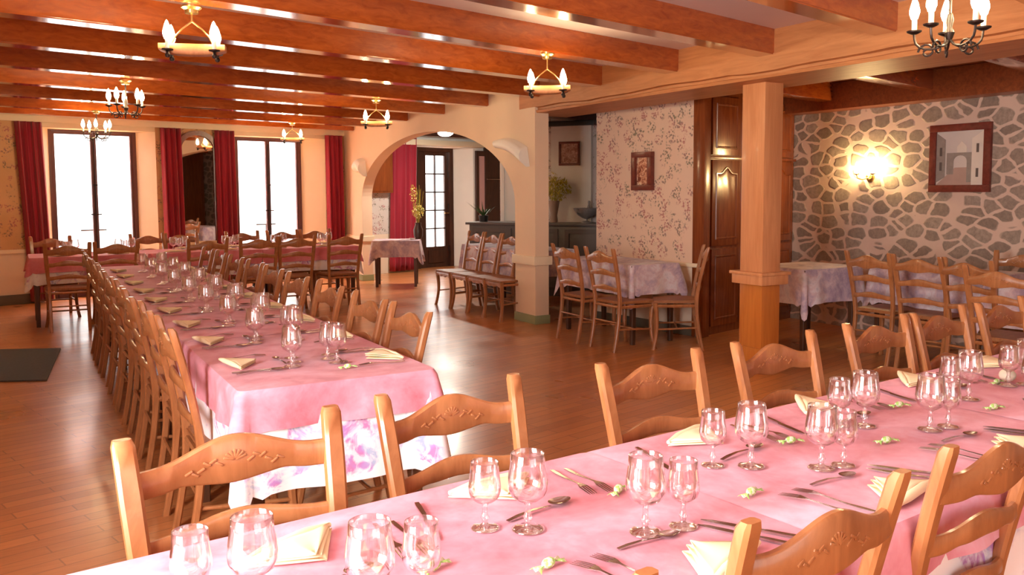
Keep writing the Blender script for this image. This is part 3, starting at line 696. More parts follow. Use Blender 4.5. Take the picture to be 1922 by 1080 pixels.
# ------------------------------------------------------------------ chairs
def make_chair(label):
    t = thing('dining_chair', label, 'chair')
    hw0, hw1 = .180, .207     # post centre offset at seat and at top
    def px(z): return hw0 + (hw1-hw0)*max(0,(z-.45)/.5)**.8
    def py(z):                # side profile of the rear posts
        if z < .45: return .0 - .06*(1-z/.45)**1.6
        u = (z-.45)/.5; return -.095*u**1.35 - .0
    for s in (-1,1):
        bm = MB(); st = []
        for k in range(19):
            z = .952*k/18; w = .0165 + .0045*max(0,min(1,(z-.55)/.3)) + .001*math.sin(z*11); d_ = .0155 + .004*math.exp(-((z-.45)/.08)**2)
            st.append(((s*px(z), py(z), z), w, d_))
        st.append(((s*(px(.95)+.001), py(.952)-.006, .966), .016, .011)); 
        sweep(bm, st, .45); obj('leg', bm, M_chair, t)
    for s in (-1,1):
        bm = MB(); st = []
        for k in range(13):
            z = .445*k/12; u = z/.445
            off = .022*math.sin(PI*(1-u))*(-1) + .02*(1-u)**3
            st.append(((s*(.205 + off*.6 - .0), .365 + off*.8, z), .0135+.010*u**1.5+.004*(1-u)**4, .0135+.010*u**1.5+.004*(1-u)**4))
        sweep(bm, st, .5); obj('leg', bm, M_chair, t)
    # seat and apron
    bm = MB(); pts = [(-.18,-.005),(.18,-.005),(.228,.385),(-.228,.385)]
    def slab(z0, z1, ins=0, pts=pts):
        A = [bm.verts.new((x*(1-ins), y, z0)) for x, y in pts]; B = [bm.verts.new((x, y, z1)) for x, y in pts]
        bm.faces.new(A[::-1]); bm.faces.new(B)
        for k in range(4): bm.faces.new((A[k],A[(k+1)%4],B[(k+1)%4],B[k]))
    slab(.440,.466); bmesh.ops.bevel(bm, geom=bm.edges[:], offset=.008, segments=2, affect='EDGES'); obj('seat', bm, M_rush, t)
    bm = MB(); f = lambda x: 0.43
    board(bm, [-.19+.38*k/16 for k in range(17)], lambda x:.440, lambda x:.385+.018*math.cos(x/.19*PI*1.5)**2*(1 if abs(x)>.06 else .4), lambda x:.372, .018)
    for s in (-1,1): tube(bm, [(s*.180,.01,.415),(s*.208,.36,.415)], .016, 6)
    tube(bm, [(-.17,.0,.415),(.17,.0,.415)], .014, 6); obj('seat_frame', bm, M_chair, t)
    bm = MB()
    for s in (-1,1): tube(bm, [(s*.176,-.025,.21),(s*.200,.355,.19)], .009, 8)
    tube(bm, [(-.19,.17,.20),(.19,.17,.20)], .009, 8); tube(bm, [(-.172,-.02,.27),(.172,-.02,.27)], .008, 8); obj('stretcher', bm, M_chair, t)
    # rails
    def hat(u, e, c):      # u in -1..1: flat shoulders and raised centre
        return e + (c-e)*(.5+.5*math.cos(PI*min(1,abs(u)/.78)))
    X1 = .208
    xs = [-X1+2*X1*k/32 for k in range(33)]
    bow = lambda zc: (lambda x: py(zc) + .0 - .030*(1-(x/X1)**2))
    bm = MB(); board(bm, xs, lambda x: hat(x/X1,.892,.936), lambda x: hat(x/X1,.830,.836) - .014*math.exp(-(x/X1/.28)**2)+.006*math.exp(-((abs(x/X1)-.5)/.14)**2), bow(.87), .019); tr_ = obj('top_rail', bm, M_chair, t)
    bm = MB()      # carved shell and leaves, on both faces
    for sd in (-1,1):
        yb = py(.87) - .030 + sd*.0095
        for k in range(7):
            a = (k-3)*.42; L_ = .022
            cx, cz = math.sin(a)*L_*.6, .878+math.cos(a)*L_*.6
            addbox(bm, (cx, yb+.0012*(cx*cx)*0, cz), (.006,.004,.022), rot=Matrix.Rotation(a,4,'Y'), bev=.0018)
        for s in (-1,1):
            for k in range(6):
                x = s*(.032+.012*k); z = .874+.010*math.sin(k*1.2)-.001*k
                yy = yb + .030*(x/X1)**2
                addbox(bm, (x, yy, z), (.017,.004,.0055), rot=Matrix.Rotation(s*(.5 if k%2 else -.6),4,'Y'), bev=.0015)
    obj('carving', bm, M_chair, tr_)
    for (ze, zc, be, bc) in ((.745,.770,.700,.714),(.598,.620,.558,.572)):
        bm = MB(); z_ = (ze+be)/2; bw = bow(z_)
        board(bm, [x*.955 for x in xs], lambda x: hat(x/X1,ze,zc), lambda x: hat(x/X1,be,bc)+.006*math.exp(-((abs(x/X1)-.5)/.15)**2), bw, .017); obj('back_rail', bm, M_chair, t)
    for ch in list(t.children)+[g for c_ in t.children for g in c_.children]:
        for v in ch.data.vertices: v.co.z *= .965
    return t
chair0 = make_chair('x'); used = [False]
def place_chair(x, y, rz, label, group):
    rz += (rnd()-.5)*.05
    if not used[0]:
        used[0] = True; chair0.location = (x,y,0); chair0.rotation_euler = (0,0,rz); chair0['label'] = label; chair0['group'] = group; return chair0
    return dup(chair0, (x,y,0), rz, label, group)

TA = math.atan(.107); TO = Vector((0,1.725)); TU = Vector((math.cos(TA), math.sin(TA))); TV = Vector((-math.sin(TA), math.cos(TA)))
def tp(u, v, z=0): p = TO + TU*u + TV*v; return Vector((p.x, p.y, z))
ZT = .750
# front table, far row (facing the camera, backs beyond the cloth)
fx = [.42,.99,1.70,2.30,2.95,3.42,3.95]
for i, x in enumerate(fx):
    # local frame of the front table
    c = Vector((x+(.005 if i == 0 else 0), {0:1.965,1:2.06,2:2.10,3:2.16,4:2.24,5:2.29,6:2.34}[i]))
    place_chair(c.x+.012, c.y-.085, PI+TA, ['carved wooden chair behind the front table, leftmost of its far row', 'wooden chair behind the front table, second from left in its far row', 'wooden chair behind the front table, third from left in its far row', 'wooden chair behind the front table, in front of the square pillar', 'wooden chair behind the front table, fifth from left in the far row', 'wooden chair behind the front table, sixth from left in the far row', 'wooden chair behind the front table, rightmost of its far row'][i], 'chairs far side of the front table')
for i, (u, v, rz) in enumerate([(.42,-.80,.02),(1.10,-.765,.0),(1.74,-.745,-.02),(2.42,-.77,0)]):
    p = tp(u, v); place_chair(p.x, p.y, TA+rz, ['wooden chair whose post top just shows at the bottom edge', 'near wooden chair with its back to the camera at the bottom right', 'near wooden chair with back to the camera at the right edge', 'wooden chair on the near side of the front table beyond the right edge'][i], 'chairs near side of the front table')
# long table rows
for i in range(9):
    y = 3.66 + .592*i + (rnd()-.5)*.05
    place_chair(.585+(rnd()-.5)*.02, y, -PI/2, 'brown wooden chair on the left side of the long table, %s from the front' % ORD[i].replace('nearest','first'), 'chairs on the left side of the long table')
for i, y in enumerate([3.585,4.10,4.75,5.36,5.97,6.55,7.15,7.75,8.35]):
    place_chair(1.425+(rnd()-.5)*.02, y, PI/2, 'brown wooden chair on the right side of the long table, %s from the front' % ORD[i].replace('nearest','first'), 'chairs on the right side of the long table')
# cross table by the windows
for i, x in enumerate([.44,.90,1.83,2.40,2.84,3.42]):
    place_chair(x, 10.14, .03*(i%3-1), 'brown chair on the near side of the window table, %s from left' % ORD[i].replace('nearest','first'), 'chairs in front of the window table')
for i, x in enumerate([.34,1.42,1.80,2.57,3.10,3.55]):
    place_chair(x, 11.58, PI+.1, 'brown chair on the window side of the window table, %s from left' % ORD[i].replace('nearest','first'), 'chairs behind the window table')
# row in the arch
for i, y in enumerate([9.78,9.33,8.88,8.50]):
    place_chair(4.96, y, PI/2, ['empty brown chair standing in the arch, farthest of its row', 'empty brown chair standing in the arch, second farthest of its row', 'empty brown chair in the arch, half hidden by the column', 'empty brown chair in the arch, almost hidden behind the column'][i], 'row of chairs in the arch')
# table by the wallpaper wall
place_chair(4.60, 6.90, -PI/2, 'brown chair at the lilac table, next to the cream column', 'chairs at the wallpaper wall table')
place_chair(4.62, 6.36, -PI/2, 'brown chair at the lilac table, under the copper relief', 'chairs at the wallpaper wall table')
place_chair(5.38, 6.05, 0.92, 'brown chair seen from the side at the right end of the wallpaper wall table', 'chairs at the wallpaper wall table')
# by the stone wall
place_chair(6.12, 4.70, -PI/2, 'brown chair by the stone wall tables, left of the pair below the sconce', 'chairs at the stone wall tables')
place_chair(6.12, 4.25, -PI/2+.1, 'brown chair by the stone wall tables, right of the pair below the sconce', 'chairs at the stone wall tables')
place_chair(6.10, 3.84, -PI/2-.05, 'brown chair by the stone wall, half hidden behind a nearer chair', 'chairs at the stone wall tables')
place_chair(5.64, 3.34, -PI/2+.1, 'brown chair nearest to the front table among the stone wall chairs', 'chairs at the stone wall tables')
place_chair(7.02, 4.02, PI/2+.3, 'dark chair against the stone wall below the painting', 'chairs at the stone wall tables')

chair0.scale = (1.13, 1, 1); chair0.location.x -= .022
# ------------------------------------------------------------------ tables and cloths
def table(label, c, a, b, rz, group, z=ZT, mat=None):
    """a, b = half sizes"""
    mat = mat or M_tablewood
    t = thing('restaurant_table', label, 'table', (c[0],c[1],0), rz, group)
    bm = MB(); addbox(bm, (0,0,z-.019), (2*a,2*b,.03), 0, .005); obj('tabletop', bm, mat, t)
    bm = MB()
    for s in (-1,1):
        addbox(bm, (0,s*(b-.06),z-.075), (2*a-.14,.02,.08)); addbox(bm, (s*(a-.06),0,z-.075), (.02,2*b-.14,.08))
    obj('apron', bm, mat, t, smooth=False)
    for sx in (-1,1):
        for sy in (-1,1):
            bm = MB(); sweep(bm, [((sx*(a-.06),sy*(b-.06),zz),w,w) for zz, w in ((0,.020),(z*.5,.024),(z-.04,.028))], .2); obj('leg', bm, mat, t)
    return t
def cloth(name, label, cat, c, a, b, rz, z, drops, mat, group, gap=.004, tip=1.22, seed=0, amp=.010):
    """drops = (x-, x+, y-, y+) hanging lengths, 0 = lies flat over the joint"""
    R = random.Random(seed+17); bm = MB(); r = .03; per = []
    NS = 26; NC = 6
    def side(p0, p1, nx, ny, d, n_):
        for k in range(1, n_): u = k/n_; per.append((p0[0]+(p1[0]-p0[0])*u, p0[1]+(p1[1]-p0[1])*u, nx, ny, d, 0, u))
    dxm, dxp, dym, dyp = drops
    na = max(8, int(a*2/.035)); nb = max(8, int(b*2/.035))
    def corner(cx, cy, a0, d0, d1):
        for k in range(NC+1):
            u = k/NC; an = a0 + PI/2*u; w = .5-.5*math.cos(PI*u)
            dd = d0*(1-w)+d1*w; cc = math.sin(PI*u) if (d0 > 0 and d1 > 0) else 0
            per.append((cx+r*math.cos(an), cy+r*math.sin(an), math.cos(an), math.sin(an), dd, cc, -1))
    corner(a-r, b-r, 0, dxp, dyp); side((a-r,b),(-a+r,b),0,1,dyp,na)
    corner(-a+r, b-r, PI/2, dyp, dxm); side((-a,b-r),(-a,-b+r),-1,0,dxm,nb)
    corner(-a+r, -b+r, PI, dxm, dym); side((-a+r,-b),(a-r,-b),0,-1,dym,na)
    corner(a-r, -b+r, 1.5*PI, dym, dxp); side((a,-b+r),(a,b-r),1,0,dxp,nb)
    d0z = (dym == 0 or dyp == 0) and dxm > .2; K = 9; rings = []; ph = R.random()*6
    L_ = 0; acc = []
    for i, p in enumerate(per):
        if i: L_ += math.hypot(p[0]-per[i-1][0], p[1]-per[i-1][1])
        acc.append(L_)
    for k in range(K+1):
        t_ = k/K; ring = []
        for i, (x, y, nx, ny, d, cc, u) in enumerate(per):
            if d < .01: ring.append((x+nx*gap*.3, y+ny*gap*.3, z)); continue
            fold = amp*t_*(math.sin(acc[i]*17+ph)*.7 + math.sin(acc[i]*29+2*ph)*.5)
            o = gap + fold + amp*t_*.9 + cc*t_*.055 - (.0 if k else gap)
            edge = 1.0
            dd = d*(1 + (tip-1)*cc)
            if u >= 0: dd *= 1+ (tip-1)*(1.7 if ny == 0 and d0z else .35)*max(0, abs(u-.5)*2-.8)/.2
            dd *= 1+.015*math.sin(acc[i]*6+ph)
            ring.append((x+nx*o, y+ny*o, z - dd*t_))
        rings.append([bm.verts.new(q) for q in ring])
    n_ = len(per)
    for A, B in zip(rings[:-1], rings[1:]):
        for i in range(n_):
            j = (i+1) % n_
            try: bm.faces.new((A[i], A[j], B[j], B[i]))
            except ValueError: pass
    bm.faces.new(rings[0])
    bmesh.ops.remove_doubles(bm, verts=bm.verts, dist=1e-5)
    o = obj(name, bm, mat, None, angle=50, loc=(c[0],c[1],0)); o.rotation_euler = (0,0,rz)
    tag(o, label, cat, group); return o

# front table: four tables end to end
segs = [(-.62,.02),(.02,1.29),(1.29,2.56),(2.56,3.83),(3.83,4.9)]
for i, (u0, u1) in enumerate(segs):
    c = tp((u0+u1)/2, -.375); a = (u1-u0)/2
    nm = ['at its left end', 'at the bottom left of the photo', 'at the bottom centre right', 'towards the right edge', 'at its far right end'][i]
    table('dark wooden table of the front row under cloths, '+nm, c, a-.004, .372, TA, 'tables of the front row')
    x0 = .30 if i == 0 else 0; x1 = .30 if i == 4 else 0
    cloth('under_cloth', 'white violet-flowered under cloth on the front table, '+nm, 'tablecloth', c, a-.001, .376, TA, ZT-.001, (x0,x1,.26,.26), M_floral, 'white floral under cloths', seed=i)
    cloth('tablecloth', 'pink tablecloth on the front table, '+nm, 'tablecloth', c, a+(.012 if 0<i<4 else 0), .380, TA, ZT+.0025+.0014*(i%2), (x0*.5,x1*.5,.13,.13), M_pink, 'pink tablecloths', seed=20+i, gap=.009)
# long table
YL = [3.06+1.17*k for k in range(6)]
for i in range(5):
    c = (1.022, (YL[i]+YL[i+1])/2); b = (YL[i+1]-YL[i])/2
    nm = ['at its near end', 'second from the near end', 'in its middle', 'second from the far end', 'at its far end'][i]
    table('dark wooden table of the long row hidden under cloths, '+nm, c, .370, b-.004, .0, 'tables of the long row')
    y0 = .375 if i == 0 else 0; y1 = .3 if i == 4 else 0
    cloth('under_cloth', 'white under cloth with violet flowers on the long table, '+nm, 'tablecloth', c, .374, b-.001, 0, ZT-.001, (.305,.305,y0,y1), M_floral, 'white floral under cloths', seed=40+i, amp=.012)
    cloth('tablecloth', 'pink tablecloth on the long table, '+nm, 'tablecloth', c, .378, b+(.012 if 0<i<4 else 0), 0, ZT+.0025+.0014*(i%2), (.155,.155,y0*.40,y1*.5), M_pink, 'pink tablecloths', seed=60+i, gap=.009)
# window table
for i in range(3):
    c = (.70+1.22*i, 10.87); nm = ['its left third', 'its middle third', 'its right third'][i]
    table('dark wooden table along the windows, '+nm, c, .606, .365, 0, 'tables along the windows')
    x0 = .30 if i == 0 else 0; x1 = .30 if i == 2 else 0
    cloth('under_cloth', 'white floral under cloth on the window table, '+nm, 'tablecloth', c, .609, .369, 0, ZT-.001, (x0,x1,.28,.28), M_floral, 'white floral under cloths', seed=80+i, amp=.014)
    cloth('tablecloth', 'rose red tablecloth on the window table, '+nm, 'tablecloth', c, .612+(.01 if i == 1 else 0), .373, 0, ZT+.0025+.0014*(i%2), (x0*.55,x1*.55,.16,.16), M_pink_dark, 'rose tablecloths along the windows', seed=90+i, gap=.009)
def lilac_table(tl, cll, c, a, b, rz, z, drops, seed, grp='lilac covered tables'):
    table(tl, c, a, b, rz, grp, z=z)
    cloth('tablecloth', cll, 'tablecloth', c, a+.004, b+.004, rz, z+.001, drops, M_lilac, 'lilac grey floral tablecloths', seed=seed, tip=1.45, amp=.018)
lilac_table('small dark table seen through the arch, standing before the red curtain', 'lilac grey cloth on the small table before the curtain in the arch', (5.02,12.36), .35, .27, -.45, .70, (.25,.25,.25,.25), 1)
lilac_table('dark table behind the row of empty chairs in the arch', 'lilac cloth on the table behind the chairs in the arch', (5.36,9.30), .33, .85, 0, ZT, (.32,.3,.3,.3), 2)
lilac_table('dark table along the floral wallpaper wall', 'lilac grey flowered cloth on the table along the wallpaper wall', (5.17,6.95), .285, .60, 0, ZT, (.28,.1,.28,.28), 3)
lilac_table('dark table between the square pillar and the stone wall', 'lilac flowered cloth on the table right of the square pillar', (6.22,5.50), .37, .31, 0, ZT, (.30,.3,.30,.3), 4)
lilac_table('dark table under the sconce behind two chairs', 'pale lilac cloth on the table behind the pair of chairs', (6.85,4.55), .33, .52, 0, ZT, (.30,.2,.30,.25), 5)
lilac_table('dark table at the stone wall under the painting', 'lilac cloth on the table below the painting at the right edge', (6.45,3.34), .36, .42, 0, ZT, (.30,.2,.30,.25), 6)

# ------------------------------------------------------------------ tableware
ZCL = ZT+.0055
def glass_mesh(big):
    bm = MB()
    if big: o_ = [(0,0),(.0335,.0005),(.0345,.002),(.028,.0045),(.010,.008),(.0065,.013),(.0075,.020),(.0105,.026),(.0075,.032),(.0058,.040),(.0065,.052),(.010,.058),(.022,.063),(.034,.072),(.0405,.086),(.0415,.100),(.0395,.118),(.0360,.140),(.0345,.160)]; th = .0013; zb = .063
    else: o_ = [(0,0),(.0295,.0005),(.0305,.002),(.025,.0045),(.009,.008),(.006,.013),(.007,.019),(.0095,.024),(.007,.030),(.0054,.037),(.006,.047),(.009,.052),(.019,.057),(.0295,.066),(.0335,.078),(.0338,.090),(.0320,.105),(.0298,.122),(.0290,.140)]; th = .0012; zb = .057
    inn = [(r-th, z) for r, z in o_[::-1] if z > zb+.004] + [(.008, zb+.001), (0, zb)]
    lathe(bm, o_ + [(o_[-1][0]-th*.5, o_[-1][1]+.0007)] + inn, 22)
    return bm
g_big = g_small = None
def glass(p, big, label, group):
    global g_big, g_small
    src = g_big if big else g_small
    if src is None:
        o = obj('water_glass' if big else 'wine_glass', glass_mesh(big), M_glass, None, angle=180)
        if big: g_big = o
        else: g_small = o
    else: o = src.copy(); COL.objects.link(o)
    o.location = (p[0], p[1], ZCL+.0003); o.rotation_euler = (0,0,rnd()*6)
    tag(o, label, 'glass', group); return o
def fork_mesh():
    bm = MB(); L_ = .19
    st = [(0,.0045),(.03,.0055),(.06,.0042),(.10,.0028),(.125,.0030),(.138,.0085),(.148,.0115)]
    prev = None
    def zz(y): return .002 + .006*math.sin(max(0,(y-.08)/.11)*PI)*.8
    for y, w in st:
        r = [bm.verts.new(q) for q in ((-w,y,zz(y)),(w,y,zz(y)),(w,y,zz(y)+.0016),(-w,y,zz(y)+.0016))]
        if prev:
            for k in range(4): bm.faces.new((prev[k],prev[(k+1)%4],r[(k+1)%4],r[k]))
        else: bm.faces.new(r)
        prev = r
    bm.faces.new(prev)
    for k in range(4):
        x = -.0098+.00653*k
        tube(bm, [(x,.147,zz(.147)+.0008),(x,.17,zz(.17)+.0008),(x*.97,.192,.0035)], [.0017,.0015,.0007], 5)
    return bm
def knife_mesh():
    bm = MB(); st = [(0,.006,.004),(.02,.0075,.0042),(.07,.0065,.004),(.095,.005,.003),(.10,.0085,.0016),(.15,.010,.0012),(.19,.0085,.001),(.212,.002,.0006)]; prev = None
    for y, w, h in st:
        r = [bm.verts.new(q) for q in ((-w*.6,y,.001),(w,y,.001),(w,y,.001+h),(-w*.6,y,.001+h))]
        if prev:
            for k in range(4): bm.faces.new((prev[k],prev[(k+1)%4],r[(k+1)%4],r[k]))
        else: bm.faces.new(r)
        prev = r
    bm.faces.new(prev); return bm
def spoon_mesh(s=1.0):
    bm = MB(); prev = None
    st = [(0,.0048),(.03,.0058),(.07,.0040),(.115,.0028),(.128,.003)]
    for y, w in st:
        z = .002+.005*math.sin(y/.128*PI)
        r = [bm.verts.new(q) for q in ((-w,y,z),(w,y,z),(w,y,z+.0016),(-w,y,z+.0016))]
        if prev:
            for k in range(4): bm.faces.new((prev[k],prev[(k+1)%4],r[(k+1)%4],r[k]))
        else: bm.faces.new(r)
        prev = r
    bm.faces.new(prev)
    rows = []
    for i in range(7):
        f = i/6; rr = math.sin(f*PI/2)
        rows.append([bm.verts.new((.019*rr*math.cos(a)*(1-.12*math.sin(a)), .156+.031*rr*math.sin(a), .0015+.0075*rr**2)) for a in [2*PI*k/18 for k in range(18)]])
    for A, B in zip(rows[1:-1], rows[2:]):
        for k in range(18): bm.faces.new((A[k],A[(k+1)%18],B[(k+1)%18],B[k]))
    bm.faces.new(rows[1])
    for v in bm.verts: v.co *= s
    bmesh.ops.delete(bm, geom=[v for v in bm.verts if not v.link_faces], context='VERTS')
    return bm
def napkin_mesh(seed):
    R = random.Random(seed); bm = MB()
    # square folded into a triangle, layers loosely stacked
    for k in range(3):
        h = .002+.006*k; s = 1-.03*k; w, d_ = .115*s, .105*s
        base = [(-w,0),(w,0),(.0+.01*k,d_)]
        n_ = 8; rows = []
        for i in range(n_+1):
            t_ = i/n_; row = []
            for j in range(n_+1):
                u = j/n_
                x = (-w+(2*w)*u)*(1-t_) + (.01*k)*t_; y = d_*t_ + .004*math.sin(u*PI)*(1-t_)
                z = h + .006*math.sin(u*PI)*(1-t_)*k*.6 + .004*t_*(1 if k else 0)+ .0015*math.sin(u*9+R.random()*.3+k)
                row.append(bm.verts.new((x,y,z)))
            rows.append(row)
        for A, B in zip(rows[:-1], rows[1:]):
            for j in range(n_): bm.faces.new((A[j],A[j+1],B[j+1],B[j]))
    # rolled front fold
    tube(bm, [(-.110,-.002,.011),(-.05,-.004,.015),(.05,-.004,.015),(.110,-.002,.011)], [.004,.009,.009,.004], 8)
    bmesh.ops.remove_doubles(bm, verts=bm.verts, dist=1e-4)
    return bm
protos = {}
def ware(kind, p, rz, label, group, cat):
    names = {'fork':'fork','knife':'table_knife','spoon':'soup_spoon','dspoon':'dessert_spoon','napkin':'napkin','napkin2':'napkin'}
    if kind not in protos:
        mesh = {'fork':fork_mesh,'knife':knife_mesh,'spoon':spoon_mesh,'dspoon':lambda: spoon_mesh(.82),'napkin':lambda: napkin_mesh(1),'napkin2':lambda: napkin_mesh(5)}[kind]()
        o = obj(names[kind], mesh, M_napkin if 'napkin' in kind else M_steel, None, angle=60)
        if 'napkin' in kind: m = o.modifiers.new('thick','SOLIDIFY'); m.thickness = .0018; m.offset = 1
        protos[kind] = o
    else: o = protos[kind].copy(); COL.objects.link(o)
    o.location = (p[0], p[1], ZCL+.0004); o.rotation_euler = (0,0,rz); tag(o, label, cat, group); return o

def setting(P, ang, where, grp, side_glass=True, cutlery=True, nap_turn=0, gl=None):
    """P(x, y) maps place coordinates to the table; y = distance in from the table edge, diner looks along +y at angle ang"""
    s = where
    if nap_turn is not None: 
        ware('napkin' if rnd() < .5 else 'napkin2', P(-.01, .06), ang+nap_turn, 'pale yellow folded napkin, '+s, grp+' napkins', 'napkin')
    if cutlery:
        ware('fork', P(-.155, .045), ang+(rnd()-.5)*.12, 'steel fork, '+s, grp+' forks', 'fork')
        ware('knife', P(.145, .035), ang+(rnd()-.5)*.12, 'steel knife, '+s, grp+' knives', 'knife')
        ware('spoon', P(.180, .045), ang+(rnd()-.5)*.12, 'steel soup spoon, '+s, grp+' spoons', 'spoon')
        ware('dspoon', P(.07, .262), ang+PI/2+(rnd()-.5)*.2, 'small dessert spoon above the napkin, '+s, grp+' dessert spoons', 'spoon')

# front table, far side: exact glass positions (u, v) small then big
FG = [((.195,-.283),(.281,-.333)),((.785,-.272),(.852,-.330)),((1.472,-.277),(1.545,-.338)),((2.05,-.250),(2.108,-.295)),((2.62,-.280),(2.675,-.315)),((2.98,-.30),(3.05,-.33)),((3.55,-.30),(3.62,-.33))]
FN = [(.42,-.15),(.93,-.10),(1.61,-.09),(2.15,-.07),(2.76,-.06),(3.30,-.08),(3.90,-.08)]
far_w = ['first place from left, far side of the front table','second place from left, far side of the front table','third place from left, far side of the front table','fourth place from left, far side of the front table','fifth place from left, far side of the front table','sixth place from left, far side of the front table','last place, far side of the front table']
for i, (a, b) in enumerate(FG):
    glass(tp(*a), False, 'small stemmed wine glass, '+far_w[i], 'front table wine glasses'); glass(tp(*b), True, 'larger stemmed water glass, '+far_w[i], 'front table water glasses')
    u, v = FN[i]
    P = lambda x, y, u=u, v=v: tp(u-x, -y-.0)
    ware('napkin', tp(u, v+.02), TA+PI+.15+[.2,-.15,.1,.6,.5,.1,0][i], 'pale yellow folded napkin, '+far_w[i], 'front table napkins', 'napkin')
    ware('fork', tp(u+.19, v+.03), TA+PI-.15, 'steel fork, '+far_w[i], 'front table forks', 'fork')
    ware('fork', tp(u+.225, v+.02), TA+PI-.10, 'second steel fork, '+far_w[i], 'front table forks', 'fork')
    ware('knife', tp(u-.19, v+.03), TA+PI-.3, 'steel knife, '+far_w[i], 'front table knives', 'knife')
    ware('spoon', tp(u-.09, v-.175), TA-PI/2+.12, 'steel soup spoon behind the glasses, '+far_w[i], 'front table spoons', 'spoon')
NG = [((.52,-.475),(.427,-.470)),((1.118,-.508),(1.034,-.484)),((1.735,-.472),(1.672,-.452)),((2.295,-.445),(2.222,-.430)),((2.90,-.46),(2.83,-.45)),((3.50,-.46),(3.43,-.45))]
near_w = ['first place from left, near side of the front table','second place from left, near side of the front table','third place from left, near side of the front table','fourth place from left, near side of the front table','fifth place from left, near side of the front table','sixth place from left, near side of the front table']
for i, (a, b) in enumerate(NG):
    glass(tp(*a), False, 'small stemmed wine glass, '+near_w[i], 'front table wine glasses'); glass(tp(*b), True, 'larger stemmed water glass, '+near_w[i], 'front table water glasses')
    u = a[0]-.09 if i < 2 else a[0]-.06; u0 = [.45,1.05,1.66,2.25,2.86,3.45][i]
    ware('napkin', tp(u0, -.70), TA+.05+[.1,.25,.12,.1,0,0][i], 'pale yellow folded napkin, '+near_w[i], 'front table napkins', 'napkin')
    ware('fork', tp(u0-.155, -.70), TA+.12, 'steel fork, '+near_w[i], 'front table forks', 'fork')
    ware('fork', tp(u0-.195, -.70), TA+.18, 'second steel fork, '+near_w[i], 'front table forks', 'fork')
    ware('knife', tp(u0+.17, -.72), TA+.35, 'steel knife, '+near_w[i], 'front table knives', 'knife')
    ware('knife', tp(u0+.21, -.70), TA+.42, 'second steel knife, '+near_w[i], 'front table knives', 'knife')
    ware('dspoon', tp(u0-.12, -.515), TA-PI/2-.1, 'small dessert spoon above the napkin, '+near_w[i], 'front table dessert spoons', 'spoon')
def sweet(p, rz, label):
    bm = MB(); lathe(bm, [(0,-.014),(.006,-.013),(.0095,-.006),(.0095,.006),(.006,.013),(0,.014)], 12, (0,0,.0095), Matrix.Rotation(PI/2,4,'Y'))
    for s in (-1,1):
        c = bm.verts.new((s*.012,0,.0095)); vs = [bm.verts.new((s*.036, -.015+.0075*k, .004+.006*(k%2))) for k in range(5)]
        for k in range(4): bm.faces.new((c, vs[k], vs[k+1]))
    o = obj('wrapped_sweet', bm, M_sweet, None, loc=(p[0],p[1],ZCL)); o.rotation_euler = (0,0,rz)
    m = o.modifiers.new('thick','SOLIDIFY'); m.thickness = .0006
    tag(o, label, 'sweet', 'green wrapped sweets')
for (u, v, rz, lb) in [(1.148,-.281,.5,'green wrapped sweet left of the glasses at the centre bottom'),(1.378,-.473,.2,'green wrapped sweet beside the seam of the pink cloths'),(.774,-.497,.2,'green wrapped sweet at the very bottom edge of the photo'),(1.792,-.274,-.3,'green wrapped sweet right of the soup spoon, between two glass pairs'),(2.001,-.429,-.2,'green wrapped sweet in the middle of the pink cloth, left of two forks'),(2.396,-.236,-.3,'green wrapped sweet right of the third glass pair'),(2.606,-.428,-.2,'green wrapped sweet near the right edge before the forks'),(2.98,-.262,.1,'green wrapped sweet beside the round cream ball'),(.60,-.38,.4,'green wrapped sweet behind the large glass at bottom left')]:
    sweet(tp(u,v), TA+rz, lb)
p = (1.10, 3.235); sweet(p, .1, 'green wrapped sweet at the near end of the long table')
bm = MB(); bmesh.ops.create_uvsphere(bm, u_segments=20, v_segments=14, radius=.028); 
for v in bm.verts: v.co.z *= .82
p = tp(3.05,-.265); tag(obj('round_candle', bm, M_roll, None, loc=(p.x,p.y,ZCL+.023)), 'round cream ball candle on the pink cloth at the right edge', 'candle')

# long table settings
for i in range(9):
    yl = 3.52+.592*i + (rnd()-.5)*.04
    ww = '%s place on the left of the long table' % ORD[i].replace('nearest','first')
    P = lambda x, y, yl=yl: (.652+y, yl-x)
    setting(P, -PI/2, ww, 'long table', cutlery=i < 6, nap_turn=(.15 if i < 9 else None))
    glass(P(.05,.30), False, 'small stemmed wine glass, '+ww, 'long table wine glasses'); glass(P(.13,.27), True, 'stemmed water glass, '+ww, 'long table water glasses')
    glass(P(-.045,.315), False, 'outer small wine glass, '+ww, 'long table outer wine glasses')
    yr = 3.40+.60*i + (rnd()-.5)*.04
    ww = '%s place on the right of the long table' % ORD[i].replace('nearest','first')
    P = lambda x, y, yr=yr: (1.392-y, yr+x)
    setting(P, PI/2, ww, 'long table', cutlery=i < 6, nap_turn=.15)
    glass(P(.06,.30), False, 'small stemmed wine glass, '+ww, 'long table wine glasses'); glass(P(-.03,.29), True, 'stemmed water glass, '+ww, 'long table water glasses')
    glass(P(.15,.27), False, 'outer small wine glass, '+ww, 'long table outer wine glasses')
